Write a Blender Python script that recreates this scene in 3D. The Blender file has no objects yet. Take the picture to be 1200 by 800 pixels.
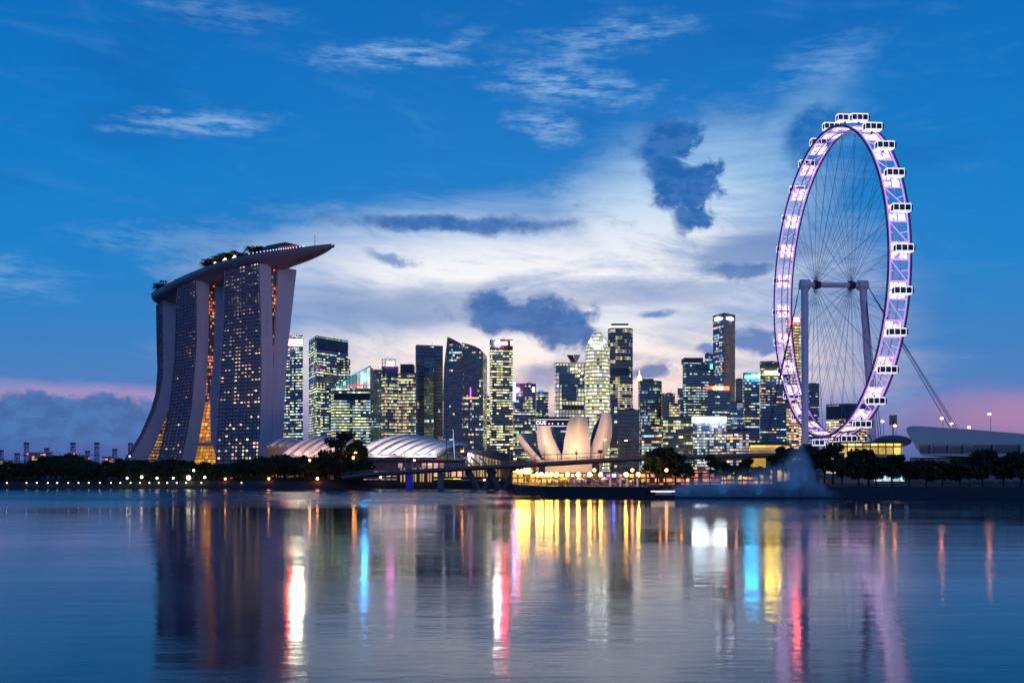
import bpy, bmesh, math, random
from mathutils import Vector, Matrix
random.seed(7)
sc = bpy.context.scene
R = math.radians
F, CX, HY, CAMZ = 1250.0, 600.0, 548.0, 9.0      # lens in photo pixels, axis, horizon row, eye height (m)

# ------------------------------------------------------------------ camera
cam_d = bpy.data.cameras.new('camera'); cam = bpy.data.objects.new('camera', cam_d)
sc.collection.objects.link(cam); sc.camera = cam
cam.location = (0, 0, CAMZ); cam.rotation_euler = (R(90), 0, 0)
cam_d.sensor_width = 36; cam_d.lens = 36 * F / 1200; cam_d.shift_y = (HY - 400) / 1200
cam_d.clip_start = 0.5; cam_d.clip_end = 30000
# ------------------------------------------------------------------ render settings
sc.view_settings.view_transform = 'Standard'; sc.view_settings.look = 'None'
sc.view_settings.exposure = 0.0; sc.view_settings.gamma = 1.0
sc.render.engine = 'CYCLES'
sc.cycles.use_denoising = True
sc.cycles.max_bounces = 6; sc.cycles.diffuse_bounces = 2; sc.cycles.glossy_bounces = 3
sc.cycles.transparent_max_bounces = 8; sc.cycles.volume_bounces = 1
sc.cycles.sample_clamp_indirect = 12

def S(r, g, b):
    f = lambda c: (c / 255 / 12.92) if c <= 10.3 else ((c / 255 + .055) / 1.055) ** 2.4
    return (f(r), f(g), f(b), 1)

# ------------------------------------------------------------------ node expression helper
class E:
    """socket or float with arithmetic that builds Math nodes"""
    nt = None
    def __init__(s, v): s.v = v
    @staticmethod
    def m(op, *a, clamp=False):
        n = E.nt.nodes.new('ShaderNodeMath'); n.operation = op; n.use_clamp = clamp
        for i, x in enumerate(a):
            x = x.v if isinstance(x, E) else x
            if isinstance(x, (int, float)): n.inputs[i].default_value = x
            else: E.nt.links.new(x, n.inputs[i])
        return E(n.outputs[0])
    def __add__(s, o): return E.m('ADD', s, o)
    __radd__ = __add__
    def __sub__(s, o): return E.m('SUBTRACT', s, o)
    def __rsub__(s, o): return E.m('SUBTRACT', o, s)
    def __mul__(s, o): return E.m('MULTIPLY', s, o)
    __rmul__ = __mul__
    def __truediv__(s, o): return E.m('DIVIDE', s, o)
def floor_(a): return E.m('FLOOR', a)
def fract(a): return E.m('FRACT', a)
def sat(a): return E.m('ADD', a, 0.0, clamp=True)
def vmax(a, b): return E.m('MAXIMUM', a, b)
def less(a, b): return E.m('LESS_THAN', a, b)
def sstep(a, lo, hi):
    n = E.nt.nodes.new('ShaderNodeMapRange'); n.interpolation_type = 'SMOOTHSTEP'
    E.nt.links.new(a.v, n.inputs[0])
    n.inputs[1].default_value = lo; n.inputs[2].default_value = hi
    n.inputs[3].default_value = 0; n.inputs[4].default_value = 1
    return E(n.outputs[0])
def comb(x, y, z=0.0):
    n = E.nt.nodes.new('ShaderNodeCombineXYZ')
    for i, a in enumerate((x, y, z)):
        a = a.v if isinstance(a, E) else a
        if isinstance(a, (int, float)): n.inputs[i].default_value = a
        else: E.nt.links.new(a, n.inputs[i])
    return n.outputs[0]
def noise(vec, scale=1.0, detail=4, rough=.55, dist=0.0):
    n = E.nt.nodes.new('ShaderNodeTexNoise'); E.nt.links.new(vec, n.inputs['Vector'])
    n.inputs['Scale'].default_value = scale; n.inputs['Detail'].default_value = detail
    n.inputs['Roughness'].default_value = rough; n.inputs['Distortion'].default_value = dist
    return E(n.outputs[0])
def white(vec):
    n = E.nt.nodes.new('ShaderNodeTexWhiteNoise'); n.noise_dimensions = '3D'
    E.nt.links.new(vec, n.inputs['Vector']); return E(n.outputs['Value'])
def mixc(f, a, b, blend='MIX'):
    n = E.nt.nodes.new('ShaderNodeMix'); n.data_type = 'RGBA'; n.blend_type = blend
    for i, x in ((0, f), (6, a), (7, b)):
        x = x.v if isinstance(x, E) else x
        if isinstance(x, (int, float, tuple)): n.inputs[i].default_value = x
        else: E.nt.links.new(x, n.inputs[i])
    return n.outputs[2]

# ------------------------------------------------------------------ world: dusk sky with clouds (by compass direction and height)
def build_world():
    w = bpy.data.worlds.new('World'); sc.world = w; w.use_nodes = True
    nt = w.node_tree; nt.nodes.clear(); E.nt = nt
    out = nt.nodes.new('ShaderNodeOutputWorld'); bg = nt.nodes.new('ShaderNodeBackground')
    bg2 = nt.nodes.new('ShaderNodeBackground'); add = nt.nodes.new('ShaderNodeAddShader')
    sky = nt.nodes.new('ShaderNodeTexSky'); sky.sky_type = 'NISHITA'; sky.sun_disc = False
    sky.sun_elevation = R(1.5); sky.sun_rotation = R(4)
    bg2.inputs[1].default_value = 0.004
    nt.links.new(sky.outputs[0], bg2.inputs[0])
    tc = nt.nodes.new('ShaderNodeTexCoord'); sx = nt.nodes.new('ShaderNodeSeparateXYZ')
    nt.links.new(tc.outputs['Generated'], sx.inputs[0])
    x, y, z = (E(sx.outputs[i]) for i in range(3))
    az = E.m('ARCTAN2', x, y)
    el = z / E.m('SQRT', x * x + y * y + 1e-4)
    el = E.m('ABSOLUTE', el)
    def AZ(px): return math.atan((px - CX) / F)
    def EL(px, py): return (HY - py) / F * math.cos(AZ(px))
    nf = noise(comb(az * 16, el * 22, 3.1), 1, 6, .6)
    ns = noise(comb(az * 4.5, el * 26, 8.0), 1, 6, .62, .6)         # long streaks
    nw = noise(comb(az * 7, el * 30, 1.0), 1, 5, .55)
    nfine = noise(comb(az * 45, el * 75, 5.0), 1, 5, .6)
    ncu = noise(comb(az * 34, el * 40, 11.0), 1, 7, .62, .3)        # billowing edges
    nst = noise(comb(az * 26 + el * 8, el * 120, 2.0), 1, 6, .65)    # combed wisps
    nbig = noise(comb(az * 9, el * 30 + az * 3, 6.0), 1, 7, .68, .5)
    aw = az + (nf - .5) * .05; ew = el + (nw - .5) * .03
    ac = az + (ncu - .5) * .03 + (nfine - .5) * .012; ec = el + (nf - .5) * .022 + (nst - .5) * .006
    ramp = nt.nodes.new('ShaderNodeValToRGB'); cr = ramp.color_ramp
    stops = [(0.0, (60, 92, 160)), (.025, (72, 106, 172)), (.06, (76, 124, 190)), (.11, (50, 126, 194)), (.18, (14, 128, 202)),
             (.27, (0, 122, 200)), (.36, (0, 113, 193)), (.46, (0, 102, 182)), (.8, (4, 64, 136)), (1.0, (4, 52, 116))]
    while len(cr.elements) < len(stops): cr.elements.new(.5)
    for e, (p, c) in zip(cr.elements, stops): e.position = p; e.color = S(*c)
    nt.links.new(sat(el + (ns - .5) * .02).v, ramp.inputs[0])
    col = ramp.outputs[0]
    def dark_(*a_): return blob(*a_, nn=ncu, a=ac, e=ec)
    def blob(px, py, rx, ry, soft=.5, k=.8, rot=0.0, nn=None, a=aw, e=ew):
        a0, e0 = AZ(px), EL(px, py)
        da = (a - a0) * (F / rx); de = (e - e0) * (F / ry)
        if rot:
            c, s_ = math.cos(rot), math.sin(rot)
            da0, de0 = (a - a0) * F, (e - e0) * F
            da = (da0 * c + de0 * s_) * (1 / rx); de = (de0 * c - da0 * s_) * (1 / ry)
        d = E.m('SQRT', da * da + de * de)
        d = d + ((nn or nf) - .5) * (2 * k)
        return 1.0 - sstep(d, 1 - soft, 1 + soft)
    # soft lighter blue haze of high cloud everywhere
    col = mixc(sstep(nbig, .5, .85) * .28, col, S(90, 150, 208))
    col = mixc(sstep(noise(comb(az * 5, el * 12, 20.0), 1, 5, .6), .5, .75) * .35, col, S(0, 82, 160))
    # lavender band low down, pink patches
    def band(py, h): 
        d = (el - (HY - py) / F) * (F / h); return E.m('EXPONENT', (d * d) * -1.0)
    col = mixc(sat(blob(90, 466, 190, 11, .8, .5) * .6), col, S(196, 158, 198))
    col = mixc(sat(blob(1200, 489, 90, 24, .9, .6) * .65), col, S(190, 132, 172))
    col = mixc(sat(blob(1000, 400, 60, 90, .8, .6, nn=ns) * .25), col, S(170, 160, 200))
    # the bright veil round the set sun
    v = blob(625, 322, 292, 68, .58, .7, nn=nbig)
    v2 = blob(778, 262, 160, 84, .6, .7, .45, nn=nbig)
    v3 = blob(900, 178, 100, 32, .8, .9, .75, nn=nbig)
    v5 = blob(640, 430, 300, 80, .6, .4, nn=ns)
    v6 = blob(860, 440, 80, 60, .6, .4, nn=ns)
    veil = sat(vmax(vmax(vmax(v, v2), v6), vmax(v3 * .5, v5)))
    veilm = veil * sat(sstep(nbig * .6 + ns * .4, .33, .58) * .66 + .42)
    low = sstep(el, .13, .04)
    vc = mixc(1.0 - sstep(el, .17, .29), S(164, 204, 238), S(244, 245, 248))
    vc = mixc(1.0 - sstep(el, .07, .15), vc, S(255, 234, 224))
    vc = mixc(1.0 - sstep(el, .03, .085), vc, S(236, 178, 188))
    col = mixc(veilm, col, vc)
    # bluish streaks inside the veil
    col = mixc(sat(blob(470, 362, 140, 22, .7, .6, nn=ns) * .7), col, S(98, 138, 192))
    col = mixc(sat(blob(700, 345, 150, 16, .7, .9, nn=ns) * .6), col, S(120, 150, 200))
    col = mixc(sat(blob(880, 300, 70, 20, .6, 1.0, nn=ns) * .7), col, S(88, 132, 190))
    # dark clouds
    D1 = S(4, 98, 174); D2 = S(34, 102, 172); D3 = S(84, 124, 190)
    for px, py, rx, ry, soft, k, rot, c, al in [
        (778, 176, 30, 34, .25, .85, 0, D1, .96), (803, 168, 18, 22, .25, .85, 0, D1, .96), (806, 218, 38, 36, .25, .85, 0, D1, .96), (790, 196, 30, 30, .25, .8, 0, D1, .96), (808, 256, 18, 28, .3, .8, 0, D1, .95),
        (615, 372, 74, 20, .3, .7, -.05, D2, .95), (570, 356, 26, 14, .3, .8, 0, D2, .9), (660, 388, 44, 20, .3, .75, 0, D2, .95),
        (540, 262, 130, 9, .5, .6, .0, D2, .85), (500, 258, 60, 9, .4, .7, .0, D2, .8),
        (885, 398, 36, 13, .3, .8, -.2, D3, .9), (770, 368, 18, 4, .5, .6, 0, D3, .8), (460, 307, 26, 6, .5, .7, -.2, D3, .6),
        (868, 318, 34, 10, .4, .9, 0, D2, .6), (762, 436, 26, 9, .4, .9, .2, S(92, 118, 176), .9), (828, 408, 12, 5, .4, .8, 0, D3, .8),
        (950, 160, 34, 30, .3, .7, .9, S(0, 104, 180), .95), (640, 442, 34, 16, .5, .7, 0, S(120, 134, 185), .5),
        (80, 492, 110, 26, .22, .5, 0, S(58, 104, 166), .95), (60, 478, 30, 16, .2, .6, 0, S(58, 104, 166), .95),
        (20, 500, 80, 22, .3, .5, 0, S(58, 104, 166), .9), (120, 474, 22, 12, .2, .7, 0, S(58, 104, 166), .9)]:
        edge = dark_(px, py, rx, ry, soft * 1.25, k * 1.55, rot)
        col = mixc(sat(edge * (al * .5 + .5)), col, mixc(sstep(nfine, .4, .62) * .4, c, S(74, 136, 200)))
    # small bright wisps
    W = S(146, 188, 232)
    for px, py, rx, ry, rot, al in [(230, 146, 66, 7, .12, .8), (460, 64, 66, 8, .1, .75), (665, 103, 72, 12, -.12, .85), (640, 150, 34, 9, -.3, .7),
                                    (715, 42, 70, 11, .1, .6), (640, 72, 50, 5, 0, .5), (548, 42, 24, 5, .3, .4), (170, 285, 60, 10, 0, .3),
                                    (20, 325, 40, 12, -.1, .35), (960, 78, 50, 14, .3, .35), (250, 12, 70, 9, 0, .3), (1000, 465, 60, 10, 0, .3)]:
        col = mixc(sat(blob(px, py, rx, ry * 1.5, .9, 1.0, rot, nn=nfine) * sstep(nst, .36, .66) * al * .95), col, W)
    nt.links.new(col, bg.inputs[0]); bg.inputs[1].default_value = 1.0
    nt.links.new(bg.outputs[0], add.inputs[0]); nt.links.new(bg2.outputs[0], add.inputs[1])
    nt.links.new(add.outputs[0], out.inputs[0])
build_world()
# the sun has set behind the skyline: only a faint, very wide afterglow is left
sun_d = bpy.data.lights.new('sun', 'SUN'); sun_d.energy = .12; sun_d.angle = R(25); sun_d.color = (1, .72, .66)
sun = bpy.data.objects.new('sun', sun_d); sc.collection.objects.link(sun)
sun.rotation_euler = Vector((-.35, 1, -.35)).to_track_quat('-Z', 'Y').to_euler()

# ------------------------------------------------------------------ helpers
COL = sc.collection
def at(px, py, Y): return Vector(((px - CX) / F * Y, Y, CAMZ + (HY - py) / F * Y))
def gx(px, Y): return (px - CX) / F * Y
def lerp(a, b, t): return a + (b - a) * t
def interp(tab, x):
    if x <= tab[0][0]: return tab[0][1]
    for (a, b), (c, d) in zip(tab, tab[1:]):
        if x <= c: return b + (d - b) * (x - a) / (c - a)
    return tab[-1][1]
GL = 3.0                                        # land level

class MB:
    def __init__(s): s.v = []; s.f = []; s.uv = []; s.mi = []
    def face(s, pts, uv=None, mi=0):
        n = len(s.v); s.v += [Vector(p) for p in pts]; s.f.append(list(range(n, n + len(pts))))
        s.uv.append(uv or [(0, 0)] * len(pts)); s.mi.append(mi)
    def grid(s, rows, uvs=None, close=False, mi=0):
        n = len(s.v); m = len(rows[0])
        for r in rows: s.v += [Vector(p) for p in r]
        for i in range(len(rows) - 1):
            for j in range(m if close else m - 1):
                k = (j + 1) % m
                s.f.append([n + i * m + j, n + i * m + k, n + (i + 1) * m + k, n + (i + 1) * m + j]); s.mi.append(mi)
                s.uv.append([uvs[i][j], uvs[i][k], uvs[i + 1][k], uvs[i + 1][j]] if uvs else [(0, 0)] * 4)
    def box(s, c, d, rz=0.0, mi=0):
        c = Vector(c); ca, sa = math.cos(rz), math.sin(rz); P = []
        for z in (-.5, .5):
            for x, y in ((-.5, -.5), (.5, -.5), (.5, .5), (-.5, .5)):
                X, Y = x * d[0], y * d[1]; P.append(c + Vector((X * ca - Y * sa, X * sa + Y * ca, z * d[2])))
        for q in ((0, 3, 2, 1), (4, 5, 6, 7), (0, 1, 5, 4), (1, 2, 6, 5), (2, 3, 7, 6), (3, 0, 4, 7)):
            s.face([P[i] for i in q], mi=mi)
    def prism(s, poly, z0, z1, mi=0):
        lo = [Vector((p[0], p[1], z0)) for p in poly]; hi = [Vector((p[0], p[1], z1)) for p in poly]
        u = 0
        for i in range(len(poly)):
            j = (i + 1) % len(poly); L = (lo[j] - lo[i]).length
            s.face([lo[i], lo[j], hi[j], hi[i]], [(u, z0), (u + L, z0), (u + L, z1), (u, z1)], mi); u += L
        s.face(hi, mi=mi); s.face(lo[::-1], mi=mi)
    def tube(s, pts, r, n=8, mi=0, cap=True):
        pts = [Vector(p) for p in pts]; rr = r if isinstance(r, (list, tuple)) else [r] * len(pts); rows = []
        for i, p in enumerate(pts):
            d = (pts[min(i + 1, len(pts) - 1)] - pts[max(i - 1, 0)]).normalized()
            a = d.cross(Vector((0, 0, 1)) if abs(d.z) < .9 else Vector((1, 0, 0))).normalized(); b = d.cross(a)
            rows.append([p + (a * math.cos(t) + b * math.sin(t)) * rr[i] for t in [2 * math.pi * k / n for k in range(n)]])
        s.grid(rows, close=True, mi=mi)
        if cap: s.face(rows[0][::-1], mi=mi); s.face(rows[-1], mi=mi)
    def ball(s, c, r, n=8, m=5, mi=0, sq=(1, 1, 1)):
        c = Vector(c)
        s.grid([[c + Vector((math.sin(math.pi * i / m) * math.cos(2 * math.pi * j / n) * r * sq[0],
                             math.sin(math.pi * i / m) * math.sin(2 * math.pi * j / n) * r * sq[1],
                             math.cos(math.pi * i / m) * r * sq[2])) for j in range(n)] for i in range(m + 1)], close=True, mi=mi)
    def build(s, name, mats, parent=None, smooth=False, org=None):
        me = bpy.data.meshes.new(name)
        o0 = Vector(org) if org is not None else (world_loc(parent) if parent else Vector())
        me.from_pydata([tuple(v - o0) for v in s.v], [], s.f)
        uvl = me.uv_layers.new(name='uv'); k = 0
        flat = [c for u in s.uv for p in u for c in p]
        uvl.data.foreach_set('uv', flat)
        for m in (mats if isinstance(mats, (list, tuple)) else [mats]): me.materials.append(m)
        me.polygons.foreach_set('material_index', s.mi)
        if smooth: me.polygons.foreach_set('use_smooth', [True] * len(s.f))
        me.update()
        o = bpy.data.objects.new(name, me); COL.objects.link(o)
        if parent: o.parent = parent
        if org is not None: o.location = org
        return o
def world_loc(o):
    v = Vector()
    while o: v += o.location; o = o.parent
    return v
def tag(o, label=None, cat=None, group=None, kind=None):
    if label: o['label'] = label
    if cat: o['category'] = cat
    if group: o['group'] = group
    if kind: o['kind'] = kind
    return o
def thing(name, loc, label, cat, group=None):
    o = bpy.data.objects.new(name, None); COL.objects.link(o); o.location = loc; o.empty_display_size = .5
    return tag(o, label, cat, group)
def kids(o): return [c for c in list(bpy.data.objects) if c.parent == o]
TREECACHE = {}
def copy_tree(src, loc, rz=0.0, scale=1.0, label=None, group=None):
    if src.name not in TREECACHE: TREECACHE[src.name] = [(c, kids(c)) for c in kids(src)]
    r = src.copy(); COL.objects.link(r); r.location = loc; r.rotation_euler = (0, 0, rz)
    r.scale = scale if isinstance(scale, tuple) else (scale,) * 3
    if label: r['label'] = label
    if group: r['group'] = group
    for c, gs in TREECACHE[src.name]:
        d = c.copy(); COL.objects.link(d); d.parent = r
        for g in gs:
            h = g.copy(); COL.objects.link(h); h.parent = d
    return r

# ------------------------------------------------------------------ materials
def mat(name, col, rough=.6, metal=0.0, emit=None, es=0.0, vary=0.0, vscale=.3, spec=.5, nolight=False):
    m = bpy.data.materials.new(name); m.use_nodes = True; nt = m.node_tree; b = nt.nodes['Principled BSDF']; E.nt = nt
    b.inputs['Base Color'].default_value = (*col[:3], 1); b.inputs['Roughness'].default_value = rough
    b.inputs['Metallic'].default_value = metal; b.inputs['Specular IOR Level'].default_value = spec
    if vary:
        tc = nt.nodes.new('ShaderNodeTexCoord')
        n = noise(tc.outputs['Object'], vscale, 5, .6)
        c = mixc(n, tuple(x * (1 - vary) for x in col[:3]) + (1,), tuple(min(1, x * (1 + vary)) for x in col[:3]) + (1,))
        nt.links.new(c, b.inputs['Base Color'])
        nt.links.new((n * .3 + (rough - .15)).v, b.inputs['Roughness'])
    if emit:
        b.inputs['Emission Color'].default_value = (*emit[:3], 1); b.inputs['Emission Strength'].default_value = es
        if nolight: m.cycles.emission_sampling = 'NONE'
    return m

def make_grid_group():
    g = bpy.data.node_groups.new('window_grid', 'ShaderNodeTree'); E.nt = g
    def inp(n, t, d):
        s = g.interface.new_socket(n, in_out='INPUT', socket_type=t); s.default_value = d
    for n, d in (('bay', 3.0), ('floor', 4.0), ('lit', .5), ('seed', 0.0), ('strip', 4.0), ('gapu', .05), ('gapv', .3), ('power', 1.0), ('warm', .5), ('dim', .015)):
        inp(n, 'NodeSocketFloat', d)
    for n, c in (('wall', (.1, .1, .12, 1)), ('glass', (.01, .03, .06, 1)), ('light_a', S(228, 226, 150)), ('light_b', S(200, 226, 235))):
        inp(n, 'NodeSocketColor', c)
    g.interface.new_socket('Shader', in_out='OUTPUT', socket_type='NodeSocketShader')
    gi = g.nodes.new('NodeGroupInput'); go = g.nodes.new('NodeGroupOutput')
    I = {s.name: E(s) for s in gi.outputs if s.name}
    uvn = g.nodes.new('ShaderNodeUVMap'); sx = g.nodes.new('ShaderNodeSeparateXYZ'); g.links.new(uvn.outputs[0], sx.inputs[0])
    u = E(sx.outputs[0]) / I['bay']; v = E(sx.outputs[1]) / I['floor']
    cu, cv, fu, fv = floor_(u), floor_(v), fract(u), fract(v)
    win = less(I['gapu'], fu) * less(fu, 1.0 - I['gapu']) * less(I['gapv'] * .5, fv) * less(fv, 1.0 - I['gapv'] * .5)
    w1 = white(comb(cu, cv, I['seed'])); wb = white(comb(cu, cv, I['seed'] + 9.3))
    w2 = white(comb(floor_(cu / I['strip']), cv, I['seed'] + 3.7))
    w3 = white(comb(0.0, cv, I['seed'] + 17.0))
    big = noise(comb(cu * .11, cv * .13, I['seed']), 1, 2, .5)
    wc0 = white(comb(cu, 0.0, I['seed'] + 51.0))
    thr = I['lit'] + (wc0 - .5) * .30 + (w3 - .5) * .45 + (big - .5) * 1.1
    r = w1 * .32 + w2 * .68
    lit = less(r, thr)
    br = (wb * wb * .85 + .25) 
    inside = sat(noise(comb(u * 2.7, v * 3.1, I['seed']), 1, 2, .5) * 1.3 + .15)      # ceilings, furniture, blinds seen through the pane
    em = win * (lit * br * inside + I['dim'] * w2 * (1.0 - lit)) * I['power'] * 1.6
    wc = white(comb(floor_(cu / 5.0), cv, I['seed'] + 31.0))
    lc = mixc(less(wc, I['warm']), I['light_b'], I['light_a'])
    b = g.nodes.new('ShaderNodeBsdfPrincipled')
    wn = noise(comb(E(sx.outputs[0]) * .05, E(sx.outputs[1]) * .03, I['seed']), 1, 4, .6)
    wallc = mixc(wn * .5, I['wall'], (.02, .02, .03, 1))
    g.links.new(mixc(win, wallc, I['glass']), b.inputs['Base Color'])
    g.links.new((.55 - win * .43).v, b.inputs['Roughness'])
    b.inputs['IOR'].default_value = 2.1
    g.links.new(lc, b.inputs['Emission Color']); g.links.new(em.v, b.inputs['Emission Strength'])
    g.links.new(b.outputs[0], go.inputs[0])
    return g
GRID = make_grid_group()
nseed = [1]
def win(name, **kw):
    m = bpy.data.materials.new(name); m.use_nodes = True; nt = m.node_tree; nt.nodes.clear()
    g = nt.nodes.new('ShaderNodeGroup'); g.node_tree = GRID; o = nt.nodes.new('ShaderNodeOutputMaterial')
    nt.links.new(g.outputs[0], o.inputs[0]); nseed[0] += 1
    g.inputs['seed'].default_value = nseed[0] * 13.7
    for k, v in kw.items(): g.inputs[k].default_value = v
    m.cycles.emission_sampling = 'NONE'
    return m

M = {}
M['concrete'] = mat('pale concrete', (.62, .48, .56), .75, vary=.12, vscale=.05)
def joints(m, step):
    nt = m.node_tree; E.nt = nt; b = nt.nodes['Principled BSDF']; src = b.inputs['Base Color'].links[0].from_socket
    g = nt.nodes.new('ShaderNodeNewGeometry'); sx = nt.nodes.new('ShaderNodeSeparateXYZ'); nt.links.new(g.outputs['Position'], sx.inputs[0])
    x, y, z = (E(sx.outputs[i]) for i in range(3))
    line = vmax(less(fract(z / step), .09), less(fract((x * .75 + y * .66) / 4.6), .05))
    st = noise(comb(x * .35, y * .35, z * .02), 1, 4, .6)
    nt.links.new(mixc(sat(line * .10 + sstep(st, .5, .8) * .25), src, (.10, .08, .10, 1)), b.inputs['Base Color'])
joints(M['concrete'], 6.3)
M['white'] = mat('white paint', (.75, .75, .76), .5, vary=.06)
M['grey'] = mat('grey metal', (.30, .31, .33), .45, .3, vary=.15)
M['dark'] = mat('dark metal', (.025, .03, .04), .5, vary=.2)
M['deck'] = mat('bridge concrete', (.16, .16, .18), .8, vary=.2, vscale=.2)
M['bark'] = mat('bark', (.035, .028, .022), .9, vary=.3, vscale=1)
M['foliage'] = mat('foliage', (.042, .068, .03), .75, vary=.45, vscale=.35, spec=.2)
M['roofgrey'] = mat('roof grey', (.12, .12, .14), .8, vary=.2, vscale=.1)
M['band'] = mat('blue floor bands', (.028, .085, .20), .4, vary=.2, vscale=.02)
M['membrane'] = mat('white membrane', (.72, .69, .68), .6, vary=.05, vscale=.2)
M['seam'] = mat('grey seam', (.16, .18, .22), .6, vary=.1)
def lampmat(name, c, s, nolight=False):
    if s >= 12: s *= 1.8
    return mat(name, (.1, .1, .1), .5, emit=S(*c), es=s, nolight=nolight)
M['lamp_w'] = lampmat('white lamp', (255, 236, 196), 8)
M['lamp_y'] = lampmat('yellow lamp', (255, 190, 60), 60)
M['lamp_o'] = lampmat('orange lamp', (255, 150, 70), 24)
M['lamp_b'] = lampmat('blue lamp', (60, 90, 255), 14)
M['lamp_r'] = lampmat('red lamp', (255, 50, 60), 8)

# ------------------------------------------------------------------ water, land
def build_setting():
    m = bpy.data.materials.new('bay water'); m.use_nodes = True; nt = m.node_tree; b = nt.nodes['Principled BSDF']; E.nt = nt
    b.inputs['Base Color'].default_value = (.004, .024, .055, 1); b.inputs['IOR'].default_value = 1.33
    b.inputs['Specular IOR Level'].default_value = .5
    tc = nt.nodes.new('ShaderNodeTexCoord'); sx = nt.nodes.new('ShaderNodeSeparateXYZ'); nt.links.new(tc.outputs['Object'], sx.inputs[0])
    x, y = E(sx.outputs[0]), E(sx.outputs[1])
    n1 = noise(comb(x * .5, y * 1.5, 0), 1, 4, .6, .4)
    n2 = noise(comb(x * .06, y * .22, 4.0), 1, 3, .5)
    n3 = noise(comb(x * .012, y * .03, 7.0), 1, 4, .6)
    bp = nt.nodes.new('ShaderNodeBump'); bp.inputs['Strength'].default_value = 1.0; bp.inputs['Distance'].default_value = 1.0
    nt.links.new((n1 * .010 + n2 * .040 + noise(comb(x * .35, y * .5, 9.0), 1, 2, .5) * .008).v, bp.inputs['Height'])
    nt.links.new(bp.outputs[0], b.inputs['Normal'])
    nt.links.new((sstep(n3, .38, .62) * .09 + .045 + sstep(y, 225.0, 300.0) * sstep(x, 5.0, -25.0) * .20).v, b.inputs['Roughness'])
    w = MB(); w.face([(-12000, -400, 0), (12000, -400, 0), (12000, 14000, 0), (-12000, 14000, 0)])
    tag(w.build('water', m), kind='structure')
    # land with its shoreline
    sh = [(-4000, 470)] + [(gx(p, Y), Y) for p, Y in [(-300, 452), (0, 455), (120, 458), (300, 455), (400, 457), (470, 460), (598, 458), (603, 420), (606, 378)]]
    sh2 = [(gx(p, Y), Y) for p, Y in [(612, 364), (640, 346), (680, 338), (720, 333), (757, 328)]]
    sh3 = [(gx(p, Y), Y) for p, Y in [(775, 326), (850, 322), (1000, 316), (1200, 309), (1600, 300)]] + [(4000, 300)]
    gm = mat('grassy land', (.03, .04, .025), .95, vary=.4, vscale=.08)
    line = sh + sh2 + sh3
    random.seed(3)
    g = MB()
    def rows(pts, slope):
        lo, mid, hi = [], [], []
        for i, p in enumerate(pts):
            lo.append(Vector((p[0], p[1], -.8))); mid.append(Vector((p[0], p[1] + slope * .45, 1.3))); hi.append(Vector((p[0], p[1] + slope, GL)))
        return [lo, mid, hi]
    dense = []
    for a, c in zip(line, line[1:]):
        n = max(1, int(min(60, abs(c[0] - a[0]) / 9)))
        for k in range(n): dense.append((lerp(a[0], c[0], k / n), lerp(a[1], c[1], k / n) + (random.uniform(-.5, .5) if 0 < k else 0)))
    dense.append(line[-1])
    g.grid(rows(dense, 7.0))
    hi = [Vector((p[0], p[1] + 7.0, GL)) for p in dense]
    far = [Vector((p.x * (1 if abs(p.x) > 3900 else 1), 9000, GL)) for p in hi]
    g.grid([hi, far])
    g.face([(-4000, 477, GL), (-12000, 477, GL), (-12000, 9000, GL), (-4000, 9000, GL)][::-1])
    g.face([(4000, 307, GL), (12000, 307, GL), (12000, 9000, GL), (4000, 9000, GL)])
    tag(g.build('ground', gm), kind='structure')
    # stone embankment along the grass shores
    st = mat('rubble stone', (.035, .038, .042), .9, vary=.6, vscale=1.4)
    def embank(pts, name, label):
        e = MB(); r = rows(pts, 7.0)
        r = [[p + Vector((0, -.12 + random.uniform(-.12, .0), .14 + random.uniform(0, .25))) for p in q] for q in r]
        top = [p + Vector((0, .8, .1)) for p in r[2]]
        e.grid(r + [top])
        tag(e.build(name, st), label, 'embankment')
    def densify(pts, step=3.0):
        o = []
        for a, c in zip(pts, pts[1:]):
            n = max(1, int(math.dist(a, c) / step))
            for k in range(n): o.append((lerp(a[0], c[0], k / n), lerp(a[1], c[1], k / n)))
        return o + [pts[-1]]
    embank(densify([(-420, 452)] + sh[1:8]), 'stone_embankment', 'low dark stone embankment under the long left row of trees')
    embank(densify(sh3[:5]), 'stone_embankment', 'low dark stone embankment under the trees at the right shore')
    # the promenade quay
    q = MB(); qp = [(gx(604, 400), 400), (gx(606, 376), 376)] + [(p[0], p[1] - 1.5) for p in sh2] + [(gx(760, 345), 345), (gx(762, 375), 375)]
    qd = densify(qp, 4)
    cx, cy = gx(690, 380), 385
    def off(p, d):
        v = Vector((p[0] - cx, p[1] - cy)); v.normalize(); return (p[0] + v.x * d, p[1] + v.y * d)
    q.grid([[(*off(p, d), z) for p in qd] for d, z in ((0, -1), (0, 2.6), (.5, 2.6), (.5, 3.15), (-1, 3.15), (-26, 3.2))])
    ob = q.build('promenade', mat('quay concrete', (.035, .037, .045), .8, vary=.3, vscale=.4))
    tag(ob, kind='structure')
    return qd, off
QD, QOFF = build_setting()

# quay railing with white posts
def railing():
    t = thing('promenade_railing', (QD[0][0], QD[0][1], 3.15), 'thin metal railing along the edge of the curved promenade', 'railing')
    r = MB()
    for z in (3.6, 3.95, 4.25): r.tube([(*QOFF(p, .1), z) for p in QD], .035, 5)
    r.build('rail', M['grey'], t)
    p_ = MB()
    for p in QD[::1]: p_.box((*QOFF(p, .1), 3.7), (.09, .09, 1.1))
    tag(p_.build('post', M['grey'], t), kind='stuff')
railing()

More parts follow.
